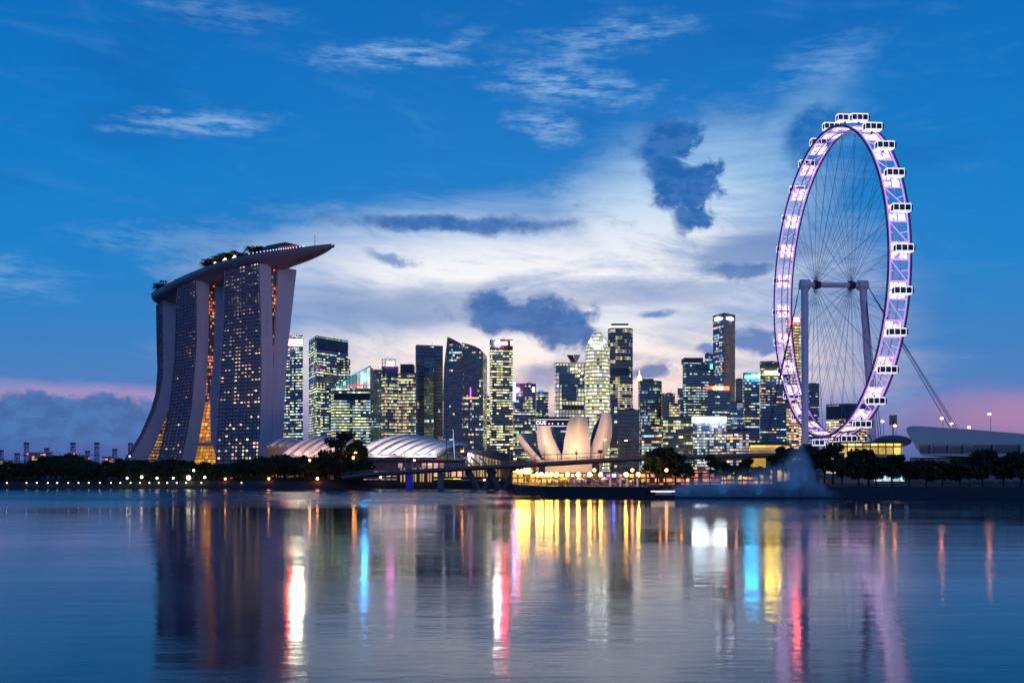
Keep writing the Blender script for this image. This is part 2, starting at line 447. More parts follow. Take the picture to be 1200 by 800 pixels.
# ------------------------------------------------------------------ city towers
BASES = {}
def building(name, label, front, ytop, m, depth=60, roof=.8, bands=None, bandm=None, plant=True, tops=None, cat='skyscraper', base=GL):
    """front: (px, distance) of the visible corners from left to right"""
    near = min(front, key=lambda p: p[1]); ztop = at(near[0], ytop, near[1]).z
    pts = [(gx(p, Y), Y) for p, Y in front]
    poly = pts + [(pts[-1][0] + gx(front[-1][0], 1) * depth, pts[-1][1] + depth), (pts[0][0] + gx(front[0][0], 1) * depth, pts[0][1] + depth)]
    cxx = sum(p[0] for p in poly) / len(poly); cyy = sum(p[1] for p in poly) / len(poly)
    t = thing(name, (cxx, cyy, base), label, cat)
    f = MB(); f.prism(poly, base, ztop); f.build('facade', m, t)
    if bands:
        b = MB(); z = base + bands; e = .35
        while z < ztop - 1:
            for i in range(len(pts) - 1):
                a, c = Vector((*pts[i], 0)), Vector((*pts[i + 1], 0)); d = (c - a).normalized(); n = Vector((d.y, -d.x, 0))
                a2, c2 = a + n * e, c + n * e; h = bands * .16
                b.face([(a2.x, a2.y, z - h), (c2.x, c2.y, z - h), (c2.x, c2.y, z + h), (a2.x, a2.y, z + h)])
                b.face([(a2.x, a2.y, z + h), (c2.x, c2.y, z + h), (c.x, c.y, z + h), (a.x, a.y, z + h)])
                b.face([(a2.x, a2.y, z - h), (a.x, a.y, z - h), (c.x, c.y, z - h), (c2.x, c2.y, z - h)])
            z += bands
        b.build('floor_bands', bandm or M['band'], t)
    r = MB(); k = 1.0
    ins = [((p[0] - cxx) * 1.008 + cxx, (p[1] - cyy) * 1.008 + cyy) for p in poly]
    r.prism(ins, ztop + .01, ztop + 1.6); ro = r.build('roof', M['roofgrey'], t)
    if plant:
        pl = MB(); rnd = random.Random(int(ytop * 7 + front[0][0]))
        w = (pts[-1][0] - pts[0][0])
        for i in range(3):
            pl.box((cxx + rnd.uniform(-.25, .25) * w, cyy + rnd.uniform(-8, 8), ztop + 1.6 + rnd.uniform(.8, 1.6)), (w * rnd.uniform(.12, .3), 8, rnd.uniform(1.5, 3.2)))
        pl.tube([(cxx + w * .2, cyy, ztop + 1.6), (cxx + w * .2, cyy, ztop + 9)], .25, 5)
        pl.build('rooftop_plant', M['dark'], ro)
    BASES[name + str(front[0][0])] = t
    t['_z'] = ztop; t['_y'] = near[1]
    del t['_z']; del t['_y']
    return t
def slab(parent, name, px0, py0, px1, py1, Y, m, th=1.5, proud=1.0, Y1=None):
    """a flat box facing the camera, from the photo's corners at distance Y (Y1 at its right end), standing proud of what is behind"""
    Y1 = Y1 or Y
    b = MB(); a0 = at(px0, py0, Y - proud); a1 = at(px0, py1, Y - proud); c0 = at(px1, py0, Y1 - proud); c1 = at(px1, py1, Y1 - proud)
    # keep it a true upright box: top and bottom from the left edge
    z1, z0 = a0.z, a1.z
    d = (Vector((c0.x, c0.y, 0)) - Vector((a0.x, a0.y, 0))).normalized(); n = Vector((-d.y, d.x, 0)) * th
    P = [(a0.x, a0.y), (c0.x, c0.y), (c0.x + n.x, c0.y + n.y), (a0.x + n.x, a0.y + n.y)]
    b.prism(P, z0, z1)
    return b.build(name, m, parent)
def lettering(parent, text, px, py, h_px, Y, m, name='sign', width_px=None):
    cu = bpy.data.curves.new('lettering', 'FONT'); cu.body = text; cu.extrude = .15; cu.offset = .02; cu.size = 1
    o = bpy.data.objects.new('tmp', cu); COL.objects.link(o)
    dg = bpy.context.evaluated_depsgraph_get(); me = bpy.data.meshes.new_from_object(o.evaluated_get(dg)); bpy.data.objects.remove(o)
    xs = [v.co.x for v in me.vertices]; ys = [v.co.y for v in me.vertices]
    h = max(ys) - min(ys); w = max(xs) - min(xs)
    sz = h_px * Y / F / h; sw = (width_px * Y / F / w) if width_px else sz
    p = at(px, py, Y); pl = world_loc(parent)
    for v in me.vertices:
        X = (v.co.x - (min(xs) + max(xs)) / 2) * sw; Z = (v.co.y - (min(ys) + max(ys)) / 2) * sz
        v.co = Vector((p.x + X, p.y - v.co.z * 2, p.z + Z)) - pl
    me.materials.clear(); me.materials.append(m)
    ob = bpy.data.objects.new(name, me); COL.objects.link(ob); ob.parent = parent
    return ob

YG = S(238, 238, 172); CW = S(190, 226, 236); WM = S(255, 206, 140); WH = S(240, 236, 220)
NAVY = (.012, .07, .19, 1); TEAL = (.010, .085, .19, 1); SLATE = (.04, .10, .22, 1)
def fh(px, Y): return px * Y / F

def city():
    # west of the canal, from left to right
    t = building('office_tower', 'tall glass tower just right of the hotel, glaring white sign on top', [(331, 1510), (355, 1500)], 394,
                 win('glass tower 1', floor=fh(3.3, 1500), bay=3.0, lit=.52, wall=NAVY, glass=TEAL, light_a=YG, light_b=CW, warm=.55, power=1.7), bands=fh(3.3, 1500))
    slab(t, 'sign', 342, 398, 354, 404.5, 1500, lampmat('white yellow sign', (255, 250, 205), 60)); slab(t, 'sign', 337, 397, 341.5, 405, 1500, lampmat('red sign', (255, 50, 60), 40))
    slab(t, 'sign_backing', 336.2, 395.3, 354.8, 407, 1500, M['dark'], .8, .4)
    t = building('office_tower', 'broad dark blue tower with a blank top storey, sky showing to its left', [(362, 1560), (370.5, 1500), (408, 1560)], 394.5,
                 win('glass tower 2', floor=fh(3.2, 1500), bay=3.6, lit=.5, wall=NAVY, glass=NAVY, light_a=YG, light_b=CW, warm=.75, power=1.6, strip=6), bands=fh(3.2, 1500))
    slab(t, 'blank_crown', 371, 395, 407.6, 408, 1497, mat('blank navy cladding', (.012, .04, .09), .35, vary=.15, vscale=.02), 3, .5, 1556)
    t = building('office_tower', 'narrow dark shoulder block attached right of the broad blank topped tower', [(400, 1545), (410.5, 1540)], 422,
                 win('glass tower 3', floor=fh(3.2, 1540), bay=3.2, lit=.55, wall=NAVY, glass=NAVY, warm=.8, power=1.4), bands=fh(3.2, 1540), depth=40)
    # the tower with the slanted glass crown
    m = win('glass tower 4', floor=fh(3.4, 1420), bay=3.6, lit=.72, wall=TEAL, glass=TEAL, light_a=S(226, 236, 160), light_b=CW, warm=.6, power=1.7, strip=8)
    t = building('office_tower', 'green lit tower with a glowing glass crown that slants up to the right', [(388, 1430), (391, 1420), (434, 1425)], 455, m, bands=fh(3.4, 1420), plant=False)
    c = MB(); Y = 1420
    P = [at(391, 455, Y), at(434, 455, Y), at(434, 429.5, Y), at(412, 441, Y), at(400, 448, Y)]; Q = [p + Vector((0, 30, 0)) for p in P]
    uv = [(p.x, p.z) for p in P]
    c.face(P, uv); c.face(Q[::-1], uv[::-1])
    for i in range(5): j = (i + 1) % 5; c.face([P[j], P[i], Q[i], Q[j]])
    c.build('glass_crown', win('lit crown glass', floor=fh(26, Y), bay=4.6, lit=1.6, wall=(.3, .33, .35, 1), glass=(.1, .14, .14, 1), light_a=S(214, 220, 196), light_b=S(120, 220, 200), warm=.72, power=1.0, gapv=.02, gapu=.07, strip=1), t)
    rf = MB(); rf.tube([at(388, 455.5, Y - 1), at(400, 447.4, Y - 1), at(434.5, 428.8, Y - 1)], 1.0, 5); rf.build('crown_rim', M['white'], t)
    slab(t, 'red_light_strip', 405, 450.5, 429, 452, Y, lampmat('red strip', (230, 60, 80), 1.5), 1, .8)
    slab(t, 'screen', 425, 438, 429, 446, Y, lampmat('blue screen', (20, 150, 255), 60), 1, 1.2)
    slab(t, 'blank_storeys', 391.5, 461, 433.6, 469, Y, mat('teal cladding', (.008, .05, .08), .3), 2, .7)
    building('office_block', 'low glass block tucked against the left foot of the slanted crown tower', [(376, 1450), (389, 1445)], 458,
             win('glass tower 5', floor=fh(3.3, 1450), bay=3, lit=.75, wall=TEAL, glass=TEAL, warm=.8, power=1.6), bands=fh(3.3, 1450), depth=40, cat='office building')
    building('office_tower', 'slim blue grey tower between the slanted crown tower and the arched sign tower', [(434, 1600), (447, 1590)], 434,
             win('glass tower 6', floor=fh(3, 1600), bay=2.6, lit=.3, wall=SLATE, glass=NAVY, light_a=CW, warm=.3, power=.8), bands=fh(3, 1600))
    # the pair with box crowns
    m = win('twin a', floor=fh(3.8, 1540), bay=3.0, lit=.62, wall=(.05, .07, .12, 1), glass=NAVY, light_a=YG, light_b=WM, warm=.62, power=1.7)
    t = building('office_tower', 'tower with a small pink and white lit sign frame on its roof', [(447, 1545), (452, 1535), (467, 1545)], 430, m, bands=fh(3.8, 1540), plant=False)
    fr = MB()
    for px in (448, 451.5, 457, 463): a = at(px, 430, 1537); fr.box((a.x, a.y, at(px, 425.3, 1537).z), (.7, 3, 11.5))
    for py in (421, 425.5): a = at(447.6, py, 1537); b_ = at(463.4, py, 1537); fr.tube([a, b_], .45, 5)
    fr.build('sign_frame', M['dark'], t)
    lettering(t, 'citi', 457.3, 426, 5, 1533, lampmat('pink white sign', (255, 130, 235), 14), width_px=9)
    slab(t, 'blue_crown', 448, 430.5, 466, 441, 1536, mat('blue crown cladding', (.03, .06, .16), .4, vary=.3, vscale=.05), 2, .6)
    t = building('office_tower', 'tower with a plain dark blue box on its roof beside the pink sign tower', [(467.3, 1550), (487, 1545)], 438,
                 win('twin b', floor=fh(3.8, 1540), bay=3.0, lit=.62, wall=(.05, .07, .12, 1), glass=NAVY, light_a=YG, light_b=WM, warm=.6, power=1.7), bands=fh(3.8, 1540), plant=False)
    slab(t, 'roof_box', 469, 426.5, 484, 438.2, 1555, mat('navy box', (.012, .03, .07), .4, vary=.2, vscale=.03), 28, 0)
    slab(t, 'light_strip', 467.6, 444, 487, 446, 1547, lampmat('yellow strip', (235, 230, 160), 1.1, True), 1, 1.2)
    # dark towers with a slim slab
    building('office_tower', 'dark navy tower with a flat top and scattered orange windows at mid height', [(487, 1660), (489, 1650), (519, 1665)], 405,
             win('navy tower', floor=fh(4, 1650), bay=3.4, lit=.14, wall=(.01, .04, .10, 1), glass=NAVY, light_a=WM, light_b=CW, warm=.7, power=1.3), bands=fh(4, 1650), bandm=mat('navy bands', (.01, .03, .07), .4))
    building('office_tower', 'slim slanted blue glass slab standing in front of the flat topped navy tower', [(497, 1580), (508, 1575)], 418,
             win('teal slab', floor=fh(4, 1580), bay=4, lit=.1, wall=TEAL, glass=(.01, .06, .11, 1), warm=.2, power=1.0), depth=30, plant=False)
    # sail shaped residential towers
    for (nm, lab, P, sd) in (
        ('residential_tower', 'dark residential tower whose roof rises to a sharp point at its left', [(519, 548), (519.6, 470), (521, 430), (525, 395), (532, 399), (541, 404), (541.6, 548)], 0),
        ('residential_tower', 'dark residential tower with a curved sloping roof right of the sharp pointed tower', [(541.9, 548), (541.4, 402.5), (548, 404), (556, 406.5), (562, 409.5), (566, 414), (566, 548)], 5)):
        Y = 1500 + sd * 4
        t = thing(nm, (gx(540, Y), Y, GL), lab, 'skyscraper')
        b = MB(); A = [at(px, py, Y) for px, py in P]; A[0].z = A[-1].z = GL; B_ = [a + Vector((a.x / Y * 40 + 6, 40, 0)) for a in A]
        b.face(A[::-1] if False else A, [(a.x, a.z) for a in A]); b.face(B_[::-1])
        for i in range(len(A)):
            j = (i + 1) % len(A); b.face([A[j], A[i], B_[i], B_[j]], [(A[j].y, A[j].z), (A[i].y, A[i].z), (B_[i].y, B_[i].z), (B_[j].y, B_[j].z)])
        b.build('facade', win('residential ' + str(sd), floor=fh(3.0, Y), bay=2.6, lit=.10 + sd * .016, wall=(.02, .055, .13, 1), glass=(.008, .03, .075, 1), light_a=WM, light_b=CW, warm=.6, power=1.25, strip=2), t)
        ed = MB(); top = A[1:-1]
        ed.tube([a + Vector((0, -1, .4)) for a in top], .9, 5); ed.build('roof_edge', M['grey'], t)
        if sd == 0:
            mu = MB()
            for k in range(9):
                px = 525.5 + k * 1.6; a = at(px, 396 + (px - 525) * .56, Y - 1.2); c_ = at(px, 398.5 + (px - 525) * .65 + 4, Y - 1.2); mu.tube([a, c_], .3, 4)
            mu.build('crown_lattice', M['grey'], t)
        else:
            slab(t, 'lit_storey', 543.5, 465.4, 561, 467, Y, lampmat('amber storey', (250, 190, 110), 1.6, True), 1, 1)
            sg = MB(); sg.tube([at(551.4, 466, Y - 2), at(551.4, 454, Y - 2)], .5, 5); sg.build('light_mast', lampmat('magenta mast', (240, 60, 220), 8), t)
            l = MB(); l.tube([at(541.3, 405, Y - 2), at(541.3, 545, Y - 2)], .35, 4); l.build('edge_light', lampmat('dim pink edge', (170, 100, 150), .5, True), t)
    building('office_block', 'low office block in the gap left of the slim red signed tower', [(566, 1650), (574, 1650)], 465,
             win('gap block', floor=fh(3.2, 1650), bay=3, lit=.6, wall=NAVY, glass=NAVY, warm=.8, power=1.5), depth=40, cat='office building')
    t = building('office_tower', 'slim square tower with a white disc and a red sign at its top', [(574, 1510), (575.5, 1500), (601, 1505)], 398.5,
                 win('signed tower', floor=fh(3.05, 1500), bay=3.0, lit=.6, wall=(.01, .035, .06, 1), glass=(.006, .035, .05, 1), light_a=S(244, 236, 150), light_b=S(236, 238, 214), warm=.7, power=1.8, strip=3), bands=fh(3.05, 1500))
    d = MB(); p = at(583, 402, 1497); d.tube([p + Vector((0, -.8, 0)), p + Vector((0, 1, 0))], 3.4, 20); d.build('sign', lampmat('white disc', (255, 240, 250), 70), t)
    slab(t, 'sign', 587, 400.4, 594.5, 404, 1500, lampmat('red letters', (255, 40, 60), 80), 1, 2)
    slab(t, 'sign', 598.3, 399, 600.8, 404.6, 1500, lampmat('mint panel', (190, 255, 230), 5), 1, 2)
    slab(t, 'sign_backing', 575.6, 399, 600.9, 409, 1500, mat('dark crown', (.02, .02, .06), .4), 1, .8)
    slab(t, 'roof_edge_light', 577, 397.2, 597, 398.2, 1503, lampmat('pink roof edge', (240, 120, 190), 1.2, True), 2, 0)
    t = building('office_tower', 'mid height dark tower with a red lamp and violet strip at its left edge', [(601.3, 1690), (628, 1700)], 450,
                 win('stepped block', floor=fh(3.6, 1700), bay=3.2, lit=.46, wall=NAVY, glass=NAVY, light_a=YG, light_b=WH, warm=.7, power=1.7, strip=5), bands=fh(3.6, 1700))
    slab(t, 'light_strip', 601.6, 448, 603.6, 470, 1690, lampmat('violet strip', (130, 130, 255), 14), 1, 2)
    d = MB(); p = at(607, 456, 1688); d.ball(p, 2.6); d.build('red_lamp', lampmat('red glow lamp', (255, 60, 90), 70), t)
    slab(t, 'sign', 624, 453.5, 626.5, 459, 1700, lampmat('pale blue sign', (220, 235, 255), 5), 1, 2)
    t = building('office_block', 'lower stepped block with a deep blue lit box on its roof', [(628.3, 1700), (643, 1705)], 460,
                 win('stepped block 2', floor=fh(3.6, 1700), bay=3.2, lit=.5, wall=NAVY, glass=NAVY, warm=.8, power=1.6, strip=5), bands=fh(3.6, 1700), cat='office building', plant=False)
    slab(t, 'roof_box', 631, 456.5, 637, 460, 1706, lampmat('deep blue box', (20, 90, 255), 4), 12, 0)
    # squarish light tower with the V shaped roof sign
    t = building('hotel_tower', 'wide lattice faced tower with a dark centre panel and a red V shaped roof sculpture', [(650, 1710), (652, 1700), (686, 1705)], 426,
                 win('lattice tower', floor=fh(5, 1700), bay=5.0, lit=1.3, wall=(.42, .42, .42, 1), glass=(.03, .05, .08, 1), light_a=S(236, 226, 170), light_b=S(226, 222, 200), warm=.6, power=1.1, gapu=.14, gapv=.26, strip=1), plant=False)
    slab(t, 'dark_glass_panel', 656, 437, 684.8, 454, 1700, win('dark centre', floor=fh(4, 1700), bay=4, lit=.12, wall=(.01, .04, .09, 1), glass=(.008, .04, .09, 1), warm=.3, power=1.2), 2, 1.6)
    slab(t, 'dark_glass_panel', 658, 452, 676, 469, 1700, win('dark centre 2', floor=fh(4, 1700), bay=4, lit=.12, wall=(.01, .04, .09, 1), glass=(.008, .04, .09, 1), warm=.3, power=1.0), 2, 2.2)
    slab(t, 'terrace', 659, 474.5, 684, 479.5, 1700, mat('brown terrace', (.12, .07, .10), .6), 2, 1.8)
    slab(t, 'glazed_storeys', 651.5, 428, 668, 437, 1700, win('upper grey glass', floor=fh(9, 1700), bay=3.5, lit=.2, wall=(.2, .22, .3, 1), glass=(.08, .1, .16, 1), warm=.2, power=.5), 2, 1)
    for px, py in ((671, 432), (675, 431.5), (679, 434), (682, 437.5), (678, 440)):
        l = MB(); l.ball(at(px, py, 1694), 1.5); l.build('spotlight', lampmat('warm spot', (255, 226, 160), 7), t)
    v = MB()
    for P in ([(664.5, 415.5), (671.5, 416), (674, 424), (669.5, 424)],):
        A = [at(a, b_, 1703) for a, b_ in P]; B_ = [a + Vector((0, 8, 0)) for a in A]; v.face(A); v.face(B_[::-1])
        for i in range(4): j = (i + 1) % 4; v.face([A[j], A[i], B_[i], B_[j]])
    v.build('roof_sculpture', mat('dark red metal', (.16, .012, .03), .5, vary=.2), t)
    v = MB(); A = [at(a, b_, 1703) for a, b_ in [(672.5, 415.5), (680.5, 415.5), (676.5, 424), (674, 424)]]; B_ = [a + Vector((0, 8, 0)) for a in A]; v.face(A); v.face(B_[::-1])
    for i in range(4): j = (i + 1) % 4; v.face([A[j], A[i], B_[i], B_[j]])
    v.build('roof_sculpture', mat('cream metal', (.6, .5, .45), .5, vary=.1), t)
    # the round ringed tower
    Y = 1800; c0 = at(700, 548, Y); t = thing('round_tower', (c0.x, c0.y, GL), 'rounded tower ringed with bright white balcony bands and a stepped dome', 'skyscraper')
    rad = 14 * Y / F
    def rr(z): return rad * (1.0 if z < at(0, 412, Y).z else 1 - .75 * ((z - at(0, 412, Y).z) / (at(0, 389, Y).z - at(0, 412, Y).z)) ** 1.6)
    zt = at(0, 390.5, Y).z; n = 28; rows, uvs = [], []
    zs = [GL] + [GL + (zt - GL) * k / 46 for k in range(1, 47)]
    for z in zs:
        r_ = rr(z); rows.append([Vector((c0.x + r_ * math.cos(2 * math.pi * k / n), c0.y + r_ * math.sin(2 * math.pi * k / n), z)) for k in range(n + 1)])
        uvs.append([(2 * math.pi * rad * k / n, z) for k in range(n + 1)])
    b = MB(); b.grid(rows, uvs); b.face(rows[-1][:n])
    b.build('facade', win('round tower', floor=fh(4.3, Y), bay=4.4, lit=.92, wall=(.25, .26, .26, 1), glass=TEAL, light_a=S(244, 236, 160), light_b=S(236, 240, 220), warm=.7, power=1.5, gapv=.4, strip=2), t)
    rg = MB(); z = GL + 4; k = 0; st = fh(4.3, Y)
    while z < zt:
        r_ = rr(z) + .9
        rg.grid([[Vector((c0.x + q * math.cos(2 * math.pi * j / n), c0.y + q * math.sin(2 * math.pi * j / n), zz)) for j in range(n + 1)] for q, zz in ((r_ - 1, z - .6), (r_, z - .6), (r_, z + .6), (r_ - 1, z + .6))])
        z += st; k += 1
    rg.build('balcony_rings', mat('pale glowing rings', (.6, .6, .56), .5, emit=S(236, 232, 205), es=.42, nolight=True), t)  # emission brightens the rings in place of light falling on them
    for px, py in ((692, 400.5), (708.5, 400.5)):
        l = MB(); l.ball(at(px, py, Y - 22), 2.4); l.build('floodlight', lampmat('white flood', (240, 250, 255), 14), t)
    slab(t, 'sign', 696.5, 404.5, 704, 408.6, Y - rad, lampmat('white sign', (250, 250, 245), 8), 1, 1)
    # tallest octagonal one
    Y = 1850
    t = building('octagonal_tower', 'tall octagonal dark tower topped by a white lit crown ring', [(712.5, Y + 8), (716, Y - 8), (737, Y - 8), (741.5, Y + 8)], 385,
                 win('octagon', floor=fh(4.0, Y), bay=4.0, lit=.42, wall=(.10, .085, .13, 1), glass=(.006, .03, .07, 1), light_a=S(244, 232, 150), light_b=S(240, 225, 200), warm=.7, power=1.5, strip=3), depth=36, plant=False, bands=fh(4, Y), bandm=mat('brown bands', (.07, .055, .08), .6))
    slab(t, 'crown_light', 715.5, 381.5, 737.5, 385.2, Y - 6, lampmat('white crown', (238, 240, 255), 1.8), 30, 0)
    slab(t, 'crown_cap', 717, 379, 736.5, 381.4, Y - 4, M['dark'], 26, 0)
    slab(t, 'blank_storeys', 715, 431, 738, 440, Y - 8, mat('navy blank', (.008, .03, .08), .4), 1.2, .9)
    building('office_block', 'pale grey podium block with plain floor bands at the foot of the octagonal tower', [(724, 1400), (749, 1405)], 481,
             win('podium bands', floor=fh(4.5, 1400), bay=14, lit=.12, wall=(.22, .21, .25, 1), glass=(.03, .04, .08, 1), warm=.5, power=.9, gapu=.02), depth=40, cat='office building', bands=fh(4.5, 1400), bandm=mat('pale bands', (.22, .2, .25), .7))
    building('office_block', 'mauve slab wall between the round museum petal and the grey podium block', [(716, 1380), (724, 1378)], 470,
             win('mauve slab', floor=fh(4, 1380), bay=4, lit=.4, wall=(.16, .12, .17, 1), glass=(.05, .04, .08, 1), warm=.9, power=1.1), depth=30, cat='office building', plant=False)
    t = building('office_tower', 'stepped roof tower with a small golden lit spire at its left shoulder', [(748, 1710), (750, 1700), (771, 1700), (775.5, 1712)], 447,
                 win('spire tower', floor=fh(3.6, 1700), bay=2.8, lit=.42, wall=(.04, .06, .10, 1), glass=NAVY, light_a=S(226, 240, 170), light_b=CW, warm=.55, power=1.2), bands=fh(3.6, 1700), plant=False)
    slab(t, 'upper_step', 752, 443.5, 766, 447.2, 1712, M['roofgrey'], 24, 0)
    s_ = MB(); p = at(749.3, 446.5, 1706); s_.tube([p, p + Vector((0, 0, 7)), p + Vector((0, 0, 10)), p + Vector((0, 0, 18))], [4.6, 3.4, 1.2, .2], 8); s_.build('spire', lampmat('golden spire', (255, 226, 150), 2.2), t)
    building('office_block', 'low violet block with a sloping skyline right of the golden spire tower', [(775.7, 1650), (791, 1655)], 462,
             win('low block', floor=fh(3.5, 1650), bay=3, lit=.25, wall=(.10, .09, .16, 1), glass=NAVY, warm=.7, power=1.0), cat='office building')
    building('office_block', 'small yellow lit block before the low violet block', [(784, 1500), (797, 1505)], 474,
             win('small yellow', floor=fh(3.2, 1500), bay=3, lit=.75, wall=(.16, .14, .14, 1), glass=NAVY, light_a=S(240, 224, 150), warm=.9, power=1.2), cat='office building')
    building('office_block', 'thin pale slab rising at the left of the stepped navy complex', [(794, 1640), (800, 1640)], 456,
             win('thin slab', floor=fh(3.2, 1640), bay=3, lit=.3, wall=SLATE, glass=NAVY, warm=.4, power=1.0), cat='office building', plant=False)
    t = building('office_tower', 'wide navy tower with framed bays left of the tall two tone tower', [(800, 1640), (803, 1630), (838, 1640)], 425,
                 win('framed bays', floor=fh(3.2, 1640), bay=3.0, lit=.5, wall=(.06, .08, .15, 1), glass=TEAL, light_a=S(230, 236, 180), light_b=CW, warm=.55, power=1.3, strip=4), bands=fh(3.2, 1640))
    slab(t, 'rooftop_block', 802, 419, 824, 425, 1650, M['roofgrey'], 30, 0)
    slab(t, 'teal_crown', 818, 426, 838, 432.5, 1632, mat('teal cladding light', (.02, .11, .14), .4), 1, 1)
    slab(t, 'sign', 832.4, 427, 835, 432, 1632, lampmat('cyan sign', (80, 230, 250), 4), 1, 2.4)
    building('office_tower', 'dark recessed wing directly left of the tall two tone tower', [(826, 1750), (836, 1748)], 415.5,
             win('recessed wing', floor=fh(3.2, 1750), bay=3, lit=.2, wall=(.05, .07, .14, 1), glass=NAVY, warm=.3, power=1), depth=30)
    # the tall two tone tower
    Y = 1900
    t = building('office_tower', 'tallest two tone tower, blue on its left face and pink stone on its right', [(835.5, Y + 38), (848.5, Y), (861.5, Y + 26)], 367.5,
                 win('two tone', floor=fh(3.1, Y), bay=5.5, lit=.42, wall=(.08, .10, .24, 1), glass=(.012, .05, .14, 1), light_a=CW, light_b=WM, warm=.6, power=1.0), depth=30, plant=False)
    slab(t, 'stone_face', 848.8, 368.5, 861.3, 547, Y, win('pink stone face', floor=fh(5.2, Y), bay=fh(12.6, Y) * 1.08, lit=.12, wall=(.50, .34, .33, 1), glass=(.06, .05, .08, 1), light_a=WM, light_b=WM, power=1, gapu=.3, gapv=.35), 2, 1.5, Y + 26)
    for a, c, y0 in ((837.5, 843.5, 373.2), (850.3, 859.3, 371)):
        slab(t, 'sign', a, y0, c, y0 + 3, Y + (30 if a < 845 else 6), lampmat('white roof sign', (240, 238, 255), 9), 1, 4, Y + (12 if a < 845 else 20))
    building('office_block', 'dark violet block behind the right flank of the two tone tower', [(861.8, 1800), (870.5, 1800)], 445,
             win('violet block', floor=fh(3.2, 1800), bay=3, lit=.35, wall=(.07, .06, .13, 1), glass=NAVY, warm=.5, power=1.0), cat='office building', depth=30)
    t = building('office_tower', 'dark block with a red and orange lit roof storey before the two tone tower', [(829, 1400), (856, 1405)], 457.5,
                 win('red crown block', floor=fh(3.6, 1400), bay=3.4, lit=.42, wall=TEAL, glass=TEAL, light_a=S(190, 230, 170), warm=.6, power=1.4, strip=6), bands=fh(3.6, 1400), plant=False)
    for i, (a, c) in enumerate(((830.5, 834.5), (836, 840.5), (842, 846.5), (848, 854.5))):
        slab(t, 'lit_roof_bay', a, 452.5, c, 457, 1401, lampmat('red roof bay %d' % i, [(255, 60, 60), (255, 170, 90), (120, 220, 130), (255, 90, 60)][i], 5), 12, 0)
    t = building('office_tower', 'pale violet narrow block with faint windows right of the red roofed block', [(856.3, 1450), (871, 1455)], 472,
                 win('pale violet', floor=fh(2.8, 1450), bay=2.4, lit=.45, wall=(.16, .14, .24, 1), glass=NAVY, light_a=CW, warm=.6, power=.9), depth=30)
    t = building('office_block', 'square block under a glowing white roof band with a dark centre sign', [(812, 1200), (851, 1204)], 490,
                 win('white band block', floor=fh(3.5, 1200), bay=2.4, lit=.62, wall=(.18, .15, .17, 1), glass=NAVY, light_a=S(240, 220, 180), light_b=CW, warm=.7, power=1.2, strip=2), cat='office building', plant=False)
    slab(t, 'light_band', 811.7, 488.4, 851.2, 494.2, 1200, lampmat('white band', (226, 240, 255), 16), 2, 1.4)
    slab(t, 'sign', 827.5, 490, 838, 492.8, 1200, M['dark'], 1, 2.8); slab(t, 'sign', 820.5, 490.2, 822.5, 492.6, 1200, M['dark'], 1, 2.8); slab(t, 'sign', 844.5, 490.2, 846.5, 492.6, 1200, M['dark'], 1, 2.8)
    building('office_block', 'low dark blue glass block left of the white banded block', [(777, 1250), (811.4, 1250)], 490.5,
             win('low dark glass', floor=fh(3.6, 1250), bay=3, lit=.25, wall=(.01, .04, .09, 1), glass=(.008, .04, .08, 1), warm=.9, power=1.3), cat='office building')
    t = building('office_tower', 'squarish tower with a cyan roof sign left of the yellow signed tower', [(870.8, 1500), (873, 1490), (890, 1495)], 437.5,
                 win('cyan sign tower', floor=fh(3.4, 1490), bay=3.2, lit=.46, wall=(.02, .045, .06, 1), glass=(.01, .04, .05, 1), light_a=S(240, 226, 150), light_b=CW, warm=.72, power=1.6, strip=3), bands=fh(3.4, 1490), plant=False)
    slab(t, 'sign', 873.5, 440, 888, 442.8, 1490, lampmat('cyan letters', (30, 190, 255), 40), 1, 2)
    slab(t, 'sign', 889, 437.5, 890.5, 444, 1494, lampmat('cyan edge', (120, 230, 255), 6), 1, 2)
    t = building('office_tower', 'dark navy tower with a long yellow light bar near its top', [(890.4, 1560), (892, 1550), (926, 1560)], 424.5,
                 win('yellow bar tower', floor=fh(3.2, 1550), bay=3.4, lit=.4, wall=(.02, .045, .09, 1), glass=NAVY, light_a=WM, light_b=CW, warm=.55, power=1.2, strip=5), bands=fh(3.2, 1550))
    slab(t, 'blank_crown', 892, 425.4, 925, 441, 1552, mat('navy crown', (.015, .03, .09), .4, vary=.15, vscale=.02), 1.5, .8)
    slab(t, 'sign', 897.3, 434.8, 914, 438.6, 1552, lampmat('yellow bar', (255, 214, 70), 30), 1, 3)
    slab(t, 'sign', 915, 440, 917, 447, 1552, lampmat('white block', (240, 240, 255), 8), 1, 3)
    t = building('office_tower', 'tall yellow lit tower with a red crown, seen through the wheel beside its left leg', [(921, 1905), (923.5, 1900), (938.5, 1908)], 373,
                 win('gold tower', floor=fh(3.6, 1900), bay=4.6, lit=1.0, wall=(.20, .17, .17, 1), glass=(.1, .08, .06, 1), light_a=S(250, 214, 130), light_b=S(244, 226, 180), warm=.8, power=1.1, gapv=.35, strip=2), plant=False)
    slab(t, 'red_crown', 924, 371, 937.8, 378.5, 1900, lampmat('red crown', (220, 70, 90), 1.6), 3, 1.5)
    slab(t, 'red_lamp', 930.5, 372, 936.5, 377, 1900, lampmat('red lamp panel', (255, 60, 60), 45), 1, 3.5)
    building('office_tower', 'blue grey tower seen inside the wheel right of its left leg', [(938.8, 1640), (960, 1645)], 450,
             win('inside wheel tower', floor=fh(3.2, 1640), bay=3.4, lit=.3, wall=(.09, .11, .18, 1), glass=NAVY, light_a=S(240, 220, 190), light_b=CW, warm=.5, power=1.0), bands=fh(3.2, 1640))
